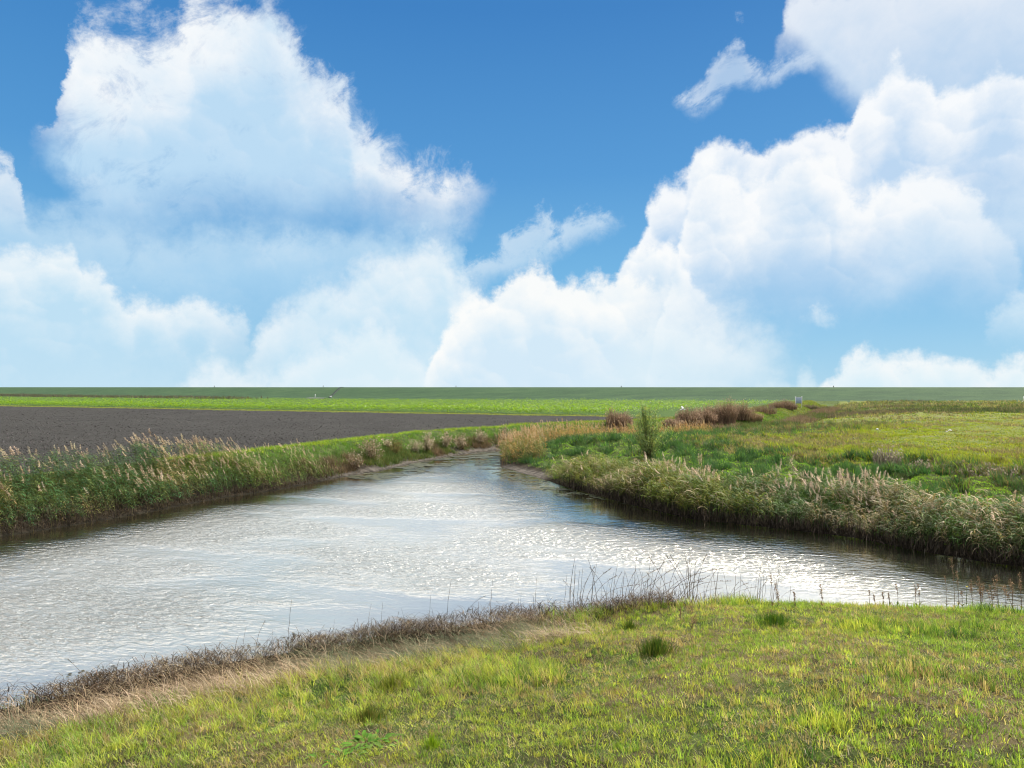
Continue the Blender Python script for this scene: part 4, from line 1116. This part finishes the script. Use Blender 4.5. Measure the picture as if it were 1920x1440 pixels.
shrub(700, 868, .55, 1.4, 1.15, 700, PB, 'broad brown shrub with pale seed heads above the bare mud')
shrub(728, 842, .95, .7, .5, 160, PK, 'tiny pale shrub high on the left bank')
shrub(742, 855, .7, 1.0, .85, 360, [(.20, .17, .07), (.26, .21, .09), (.15, .15, .05)], 'olive brown shrub between the broad brown one and the whitish ones')
shrub(777, 852, .75, 1.0, .8, 330, PK + [(.12, .16, .05)], 'sparse whitish shrub left of the brightest one')
shrub(801, 853, .6, .85, 1.15, 560, PK, 'brightest, cone shaped whitish shrub on the left bank')
shrub(834, 844, .7, .95, 1.05, 480, PK + PB, 'pinkish shrub right of the brightest one')
shrub(866, 846, .55, .9, .95, 420, PK + PB, 'rounded pale shrub near the low green patch of bank')
shrub(901, 836, .6, 1.0, .95, 420, PB + PK, 'brownish pale shrub second from the far end of the bank')
shrub(943, 830, .55, 1.1, 1.0, 440, PB + PK, 'far pale shrub at the mouth of the channel')

def willow():
    X, Y, z = hit(1214, 862); z -= .05
    root = empty('willow', (X, Y, z)); tag(root, 'young bushy green willow of upright shoots on the right bank', 'tree')
    st, lf = Soup(), Soup()
    P, A = [], []
    for i in range(64):
        a = rng.uniform(0, 6.28); sp = abs(rng.normal(0, .62)); top = (2.8 - 1.0 * min(sp, 1.2) ** 1.3) * rng.uniform(.72, 1.05)
        if i == 0: a, sp, top = 0.05, 1.1, 1.75
        if i == 1: a, sp, top = 3.2, .95, 1.9
        if i in (2, 3): sp, top = .25 * (i - 1), 2.95
        ts = np.linspace(0, 1, 6)
        p = np.stack([math.cos(a) * (.08 + sp * ts ** 1.3), math.sin(a) * (.08 + sp * ts ** 1.3), top * ts ** .92], 1)
        p[1:, :2] += rng.normal(0, .015, (5, 2))
        tube(st, p, np.linspace(.016, .003, 6), (.10, .085, .04), 5)
        for _ in range(105):
            t = rng.uniform(.16, 1) ** .8
            k = min(4, int(t * 5)); f = t * 5 - k
            P.append(p[k] * (1 - f) + p[k + 1] * f + rng.normal(0, .055, 3)); A.append(rng.uniform(0, 6.28))
    P = np.array(P); A = np.array(A); n = len(P)
    blades(lf, P, rng.uniform(.06, .13, n), rng.uniform(.028, .046, n), A, rng.uniform(.35, .9, n), pick([(.20, .31, .12), (.26, .36, .16), (.32, .39, .20), (.15, .25, .10), (.38, .41, .15)], n, .2), 2)
    st.build('trunk', DRY, root); lf.build('crown', GRASS, root)
willow()

# ------------------------------------------------------------------ thin plants that stand alone
def stalk_proto(name, h, curve, head, leaves, cols=((.17, .13, .085), (.22, .17, .10)), kind=0):
    root = empty(name, (0, 0, 0))
    s = Soup(); a = rng.uniform(0, 6.28)
    ts = np.linspace(0, 1, 8)
    p = np.stack([curve * h * ts ** 2.2, np.zeros(8), h * (ts - .35 * abs(curve) * ts ** 2.5)], 1)
    p[1:, :2] += rng.normal(0, .004, (7, 2))
    tube(s, p, np.linspace(.005, .0025, 8), cols[0], 5)
    s.build('stem', DRY, root)
    if leaves:
        l = Soup(); k = rng.integers(2, 7, leaves)
        blades(l, p[k], rng.uniform(.08, .22, leaves), .009, rng.uniform(0, 6.28, leaves), rng.uniform(.5, .95, leaves), pick([cols[1]], leaves), 3, droop=1.2)
        l.build('leaves', DRY, root)
    if head:
        l = Soup(); n = 26
        T = np.tile(p[-1], (n, 1)); f = rng.uniform(0, 1, n); T = p[-1] * (1 - f[:, None]) + p[-2] * f[:, None]
        blades(l, T, rng.uniform(.03, .08, n), .008, rng.uniform(-.7, .7, n) + (0 if curve > 0 else np.pi), rng.uniform(.3, .9, n), pick([(.20, .16, .10), (.15, .12, .08)], n), 2, droop=1.0)
        l.build('seed_sprays', FLUFF, root)
    return root
def place(root, x, y, z, rz, sc, label, cat, group, first):
    o = root if first else copy_tree(root)
    o.location = (x, y, z); o.rotation_euler = (0, 0, rz); o.scale = (sc,) * 3
    tag(o, label, cat, group)
    return o
protos = [stalk_proto('dead_reed', 1.0, c, hd, lv) for c, hd, lv in ((.10, 0, 2), (.55, 1, 3), (.05, 0, 0), (-.35, 1, 4), (.25, 1, 2), (-.15, 0, 1), (.9, 1, 2))]
used = [True] * len(protos)
GRP = 'dead reed stems standing in the near shallows'
def stem(px, py, hpx, k, label, rz=None):
    X, Y = W(px, py, 0.0)
    z = max(gz(X, Y), -.3)
    if z > 0: X, Y = W(px, py, z)
    sc = hpx * Y / F + max(0, -z)
    place(protos[k], X, Y, z - .02, rng.normal(0, .5) if rz is None else rz, sc, label, 'reed stem', GRP, used[k]); used[k] = False
CUT = 'thin brown dead reed in the dense stand before the right of the near bank'
BARE = 'thin dead reed standing apart in front of the dark stubble on the left shore'
for i, px in enumerate(np.concatenate([rng.uniform(1055, 1130, 16), rng.uniform(1130, 1300, 60), rng.uniform(1290, 1480, 36)])):
    py = 1142 - (px - 1062) * .035 + rng.uniform(-16, 4)
    tl = rng.uniform(35, 98) if px < 1310 else rng.uniform(25, 72)
    stem(px, py, tl, int(rng.choice(7, p=[.2, .14, .28, .12, .1, .1, .06])), CUT)
for px, py, hp, k in ((542, 1212, 92, 2), (510, 1220, 45, 2), (560, 1222, 40, 0), (595, 1222, 60, 4), (625, 1212, 55, 2), (632, 1215, 40, 0), (690, 1188, 62, 0), (715, 1190, 66, 2), (742, 1188, 52, 4), (760, 1175, 40, 5),
                      (805, 1178, 70, 2), (838, 1170, 88, 0), (872, 1160, 60, 1), (890, 1165, 30, 2), (920, 1160, 80, 2), (945, 1158, 40, 3), (975, 1152, 45, 2), (1003, 1150, 70, 0), (1030, 1150, 45, 5), (455, 1240, 70, 0), (480, 1232, 80, 4),
                      (385, 1262, 56, 2), (300, 1270, 62, 5), (250, 1290, 46, 2), (202, 1292, 55, 0), (165, 1305, 90, 3), (105, 1312, 48, 2), (88, 1318, 36, 5), (40, 1330, 32, 2), (1068, 1146, 108, 0), (1088, 1150, 90, 2), (345, 1268, 40, 2)):
    stem(px, py, hp, k, BARE)

# docks and other seeding weeds on the lip of the near bank
def dock_proto(h, spike, bushy, w):
    root = empty('dock_plant', (0, 0, 0))
    s, hd = Soup(), Soup()
    tops = [(0, 0)] if not bushy else [(0, 0)] + [(rng.normal(0, .09), rng.normal(0, .06)) for _ in range(bushy)]
    for i, (dx, dy) in enumerate(tops):
        hh = h * (1 if i == 0 else rng.uniform(.6, .95))
        ts = np.linspace(0, 1, 6)
        p = np.stack([dx * ts ** 1.4 - .06 * h * ts ** 2, dy * ts ** 1.4, hh * ts], 1); p[1:, :2] += rng.normal(0, .006, (5, 2))
        s = Soup(); tube(s, p, np.linspace(.0055, .0025, 6), (.20, .14, .09), 4); s.build('stem', DRY, root)
        n = int(170 * spike)
        f = 1 - spike * rng.uniform(0, 1, n)
        kx = np.clip((f * 5).astype(int), 0, 4); fr = f * 5 - kx
        T = p[kx] * (1 - fr[:, None]) + p[kx + 1] * fr[:, None]
        T += rng.normal(0, w, (n, 3)) * [1, 1, .4]
        blades(hd, T, rng.uniform(.012, .034, n), rng.uniform(.008, .016, n), rng.uniform(0, 6.28, n), rng.uniform(.2, .95, n), pick([(.24, .16, .10), (.32, .22, .14), (.40, .30, .19), (.16, .11, .07)], n), 2)
    hd.build('seed_sprays', FLUFF, root)
    l = Soup(); blades(l, np.tile([0, 0, .02], (6, 1)), rng.uniform(.08, .16, 6), .02, rng.uniform(0, 6.28, 6), .6, pick(G_DARK + G_DRY, 6), 3)
    l.build('leaves', GRASS, root)
    return root
DG = 'brown seeding weeds on the lip of the near bank'
dock_list = [  # base px, base py, height px, spike, bushy, width, label
 (1788, 1133, 90, .48, 0, .017, 'tallest brown seed spike on the right of the near bank'),
 (1774, 1129, 50, .25, 0, .006, 'thin leaning bare stem just left of the tallest seed spike'),
 (1796, 1128, 58, .40, 0, .014, 'medium seed spike just right of the tallest one'),
 (1803, 1130, 22, .35, 0, .012, 'very short seed spike between the tallest spike and the yellow flower'),
 (1822, 1132, 46, .40, 1, .014, 'rusty seed weed just right of the yellow flower'),
 (1838, 1132, 52, .50, 3, .020, 'bushy rusty brown weed, widest of the right hand group'),
 (1858, 1132, 36, .40, 2, .014, 'yellowish brown low weed right of the widest rusty weed'),
 (1871, 1132, 54, .40, 2, .018, 'tall forked brown weed fourth from the right edge'),
 (1884, 1133, 38, .40, 1, .014, 'short grey brown weed between two taller ones near the right edge'),
 (1897, 1134, 46, .45, 2, .018, 'broad brown weed second from the right edge'),
 (1914, 1133, 60, .45, 1, .018, 'brown seed weed at the very right edge of the near bank'),
 (1717, 1128, 32, .55, 0, .010, 'left one of a pair of short seed spikes above the dark reflection'),
 (1723, 1128, 34, .55, 0, .011, 'right one of a pair of short seed spikes above the dark reflection'),
 (1682, 1128, 32, .40, 0, .010, 'slim seed spike midway between the pair and the lone dark spike'),
 (1667, 1128, 16, .50, 0, .009, 'tiny seed spike left of the slim one'),
 (1655, 1128, 18, .50, 0, .009, 'tiny seed spike, second left of the slim one'),
 (1639, 1129, 14, .50, 0, .009, 'smallest seed spike at the rim of the grass'),
 (1630, 1129, 24, .35, 0, .009, 'short bare topped spike left of the smallest one'),
 (1540, 1130, 34, .62, 0, .013, 'lone dark seed spike in the middle of the bank rim'),
 (1490, 1130, 22, .60, 0, .010, 'short dark spike left of the lone dark spike'),
 (1458, 1131, 26, .60, 0, .011, 'short dark spike beside the last reed stems'),
 (1447, 1131, 58, .30, 1, .010, 'tall wiry weed at the right end of the reed stems'),
 (1297, 1172, 36, .75, 1, .018, 'dark withered seed spike in the grass behind the tall dark tuft'),
 (1276, 1156, 20, .60, 0, .012, 'stubby dark spike left of the withered one'),
]
for px, py, hp, sp, bu, w_, lab in dock_list:
    X, Y, z = hit(px, py + 8)
    hp = hp + 8
    o = dock_proto(hp * Y / F, sp, bu, w_); o.location = (X, Y, z - .01); tag(o, lab, 'weed', DG)

def yellow_flower():
    X, Y, z = hit(1810, 1141)
    root = empty('flower', (X, Y, z - .01)); tag(root, 'green stemmed weed with one yellow flower on the near bank', 'flower')
    h = 37 * Y / F + .05
    s = Soup(); ts = np.linspace(0, 1, 6); p = np.stack([.02 * ts, .0 * ts, h * ts], 1); tube(s, p, np.linspace(.006, .003, 6), (.10, .15, .04), 5); s.build('stem', GRASS, root)
    l = Soup(); T = p[rng.integers(1, 5, 14)]; blades(l, T, rng.uniform(.03, .07, 14), .014, rng.uniform(0, 6.28, 14), .5, pick([(.12, .17, .04), (.2, .2, .06)], 14), 3); l.build('leaves', GRASS, root)
    f = Soup(); n = 5; a = np.linspace(0, 6.28, n, endpoint=False); T = np.tile(p[-1], (n, 1)); blades(f, T, .034, .030, a, .75, (.75, .62, .02), 3, face=a + np.pi / 2); f.build('petals', leaf_mat('yellow_petal', .4, .6, .2, (1, 1, .6), 0), root)
yellow_flower()

# dark seeding stems on the border of the meadow
wp = [dock_proto(1.0, sp, bu, .035) for sp, bu in ((.7, 2), (.8, 0), (.6, 3), (.75, 1))]
for r_ in wp: r_.name = 'dead_weed'
uw = [True] * 4
for i in range(46):
    px = rng.uniform(1455, 1925); py = 836 + (px - 1455) * .068 + rng.normal(0, 4.5)
    X, Y, z = hit(px, py); k = int(rng.integers(0, 4))
    place(wp[k], X, Y, z - .02, rng.uniform(0, 6.28), rng.uniform(.28, .62), 'small dark brown dead weed on the border between green slope and meadow', 'weed', 'dead weed stems along the meadow border', uw[k]); uw[k] = False

# ------------------------------------------------------------------ built things far off
WHITEP = plain('white_paint', (.78, .79, .80), .5, .4, .08, 20)
GREYP = plain('grey_wood', (.12, .11, .10), .8, .2, .25, 12)
BLUEG = plain('blue_grey_board', (.30, .38, .50), .5, .4, .10, 9)
DARKM = plain('dark_rubber', (.03, .03, .032), .8, .2)
CONC = plain('pale_concrete', (.32, .33, .32), .85, .2, .15, 3)

def board():
    X, Y, z = hit(1497.5, 764)
    root = empty('notice_board', (X, Y, z)); tag(root, 'blue grey board between two white posts before the dike', 'notice board')
    for sx in (-.5, .5):
        s = Soup(); box(s, np.array([sx, 0, .84]), (.09, .09, 1.72), (1, 1, 1), .01); box(s, np.array([sx, 0, 1.72]), (.14, .14, .06), (1, 1, 1), .01); s.build('post', WHITEP, root)
    s = Soup(); box(s, np.array([0, -.01, 1.12]), (.90, .04, .96), (1, 1, 1), .008); s.build('panel', BLUEG, root)
    s = Soup(); box(s, np.array([0, -.01, 1.64]), (.90, .05, .05), (1, 1, 1), .008); s.build('rail', WHITEP, root)
board()
def trailer():
    X, Y = W(1927, 757, 1.1); X += 0; z = gz(X, Y)
    root = empty('trailer', (X, Y, z)); tag(root, 'white trailer at the right edge before the dike, cut by the frame', 'trailer')
    s = Soup(); box(s, np.array([.35, 0, .98]), (1.9, 1.2, .80), (1, 1, 1), .12); s.build('body', WHITEP, root, False)
    s = Soup(); tube(s, [(-.55, 0, .62), (-1.0, 0, .40), (-1.45, 0, .05)], .04, (1, 1, 1), 6); s.build('drawbar', WHITEP, root)
    for sy in (-.62, .62):
        s = Soup(); an = np.linspace(0, 2 * np.pi, 20)
        tube(s, [(.4, sy - .08, .32), (.4, sy - .06, .32), (.4, sy + .06, .32), (.4, sy + .08, .32)], [.25, .32, .32, .25], (1, 1, 1), 18); s.build('wheel', DARKM, root)
    s = Soup(); box(s, np.array([.4, 0, .52]), (1.5, 1.0, .10), (1, 1, 1), .01); s.build('chassis', DARKM, root)
trailer()
def bird():
    X, Y = W(1280, 768, 1.2); Y = 58.0; X = (1280 - 960) / F * Y; z = H - (768 - HY) / F * Y
    root = empty('bird', (X, Y, z)); tag(root, 'small white bird flying in front of the brown reed clump', 'bird')
    s = Soup()
    ts = np.linspace(-1, 1, 9)
    p = np.stack([ts * .24, 0 * ts, .02 * ts], 1)
    tube(s, p, .055 * np.sqrt(np.clip(1 - ts ** 2, .02, 1)) * (1 - .25 * ts), (.78, .78, .78), 8)
    tube(s, [(.20, 0, .02), (.25, 0, .03), (.30, 0, .03)], [.035, .03, .008], (.7, .68, .6), 6)
    s.build('body', plain_v('white_plumage', .7), root, True)
    for sy in (-1, 1):
        w_ = Soup()
        V = [(.10, .03 * sy, .03), (-.08, .03 * sy, .03), (.06, .22 * sy, .17), (-.10, .22 * sy, .15), (-.12, .42 * sy, .16), (-.06, .42 * sy, .17)]
        V = [(a, b_, c + .012) for a, b_, c in V] + V
        w_.add(V, [np.array([[0, 1, 3, 2], [2, 3, 4, 5], [6, 8, 9, 7], [8, 11, 10, 9], [0, 2, 8, 6], [2, 5, 11, 8], [1, 7, 9, 3], [3, 9, 10, 4], [5, 4, 10, 11]])], (.55, .57, .60))
        w_.build('wing', plain_v('grey_wing', .7), root)
    root.rotation_euler = (R(12), 0, R(-10))
bird()
def post(px, ybase_off, h, r, label, mat, group, on_crest=True):
    a = (px - 960) / F
    Ys = np.linspace(120, 420, 3001); P = np.stack([a * Ys, Ys], 1); s_ = terrain(P)[3]
    Y = Ys[np.argmin(np.abs(s_ - ybase_off))]; X = a * Y; z = gz(X, Y)
    s = Soup(); tube(s, [(0, 0, -.1), (0, 0, h * .9), (0, 0, h)], [r, r, r * .6], (1, 1, 1), 8)
    o = s.build('post', mat); o.location = (X, Y, z); tag(o, label, 'post', group)
for px, h, lab in ((402, .75, 'short dark post on the dike crest, far left'), (606, .75, 'short dark post on the dike crest above the pale track'), (855, .65, 'short dark post on the dike crest above the middle of the crop'),
                   (1165, .5, 'short dark post on the dike crest above the nearest brown clump'), (1563, .5, 'short dark post on the dike crest to the right of the notice board')):
    post(px, 22, h * .8, .10, lab, GREYP, 'short posts along the dike crest')
for px, h, lab in ((591, .95, 'white marker post at the foot of the dike by the pale track'), (619, .45, 'low white marker below the dark strip, left of its twin'), (621.5, .5, 'low white marker below the dark strip, right of its twin')):
    post(px, 1.5, h, .14, lab, WHITEP, 'white markers at the foot of the dike')
def strip_on_dike():
    s = Soup(); rows = []
    for t in np.linspace(0, 1, 24):
        px = 618 + 24 * t; a = (px - 960) / F
        Ys = np.linspace(170, 300, 2601); P = np.stack([a * Ys, Ys], 1); sd = terrain(P)[3]
        Y = Ys[np.argmin(np.abs(sd - (1 + 20 * t)))]
        for dx in (-.45, .45): rows.append((a * Y + dx, Y, gz(a * Y + dx, Y) + .07))
    V = np.array(rows); V = np.concatenate([V, V - [0, 0, .3]]); n = 24; m = 2 * n
    f = [[2 * i, 2 * i + 1, 2 * i + 3, 2 * i + 2] for i in range(n - 1)] + [[2 * i, 2 * i + 2, m + 2 * i + 2, m + 2 * i] for i in range(n - 1)] + [[2 * i + 1, m + 2 * i + 1, m + 2 * i + 3, 2 * i + 3] for i in range(n - 1)]
    s.add(V, [np.array(f)], (1, 1, 1))
    tag(s.build('stairway', plain('dark_slab', (.035, .05, .04), .9, .1, .2, 2)), 'dark narrow stairway climbing the grass dike at a slant', 'stairs')
    # pale track at the dike foot
    s = Soup(); rows = []
    for X in np.linspace(-61.5, -55.5, 15):
        Y = np.interp(X, DIKE[:, 0], DIKE[:, 1]) - 3.2
        for dy in (-1.6, 1.6): rows.append((X, Y + dy, gz(X, Y + dy) + .22))
    f = [[2 * i, 2 * i + 2, 2 * i + 3, 2 * i + 1] for i in range(14)]
    V = np.array(rows); nb = len(V); V = np.concatenate([V, V - [0, 0, .6]])
    f += [[2 * i, nb + 2 * i, nb + 2 * i + 2, 2 * i + 2] for i in range(14)]
    s.add(V, [np.array(f)], (1, 1, 1))
    tag(s.build('path', CONC), kind='structure')
strip_on_dike()
def stone(px, py, r, label):
    X, Y, z = hit(px, py)
    s = Soup(); k = 10; V = []
    for i in range(1, 6):
        th = math.pi * i / 6
        for j in range(k):
            q = r * (1 + .25 * (vnoise(np.array([px + i * 1.7]), np.array([j * 1.3]))[0] - .5)); V.append((q * math.sin(th) * math.cos(6.283 * j / k) * 1.3, q * math.sin(th) * math.sin(6.283 * j / k), q * math.cos(th) * .8))
    V += [(0, 0, r * .8), (0, 0, -r * .8)]
    f4 = [[i * k + j, (i + 1) * k + j, (i + 1) * k + (j + 1) % k, i * k + (j + 1) % k] for i in range(4) for j in range(k)]
    f3 = [[50, j, (j + 1) % k] for j in range(k)] + [[51, 40 + (j + 1) % k, 40 + j] for j in range(k)]
    s.add(V, [np.array(f4), np.array(f3)], (1, 1, 1))
    o = s.build('stone', WHITEP, None, True); o.location = (X, Y, z + r * .5); tag(o, label, 'stone', 'white stones in the meadow')
stone(1781, 809, .11, 'larger white stone lying in the yellow meadow, right side')
stone(1775, 810, .06, 'small white stone touching the larger one in the meadow')
stone(1645, 806, .08, 'single white stone in the middle of the yellow meadow')
stone(1545, 793, .08, 'white stone on the greyish weed patch of the meadow')
stone(1249, 798, .14, 'pale grey stone at the foot of the low brown clump')
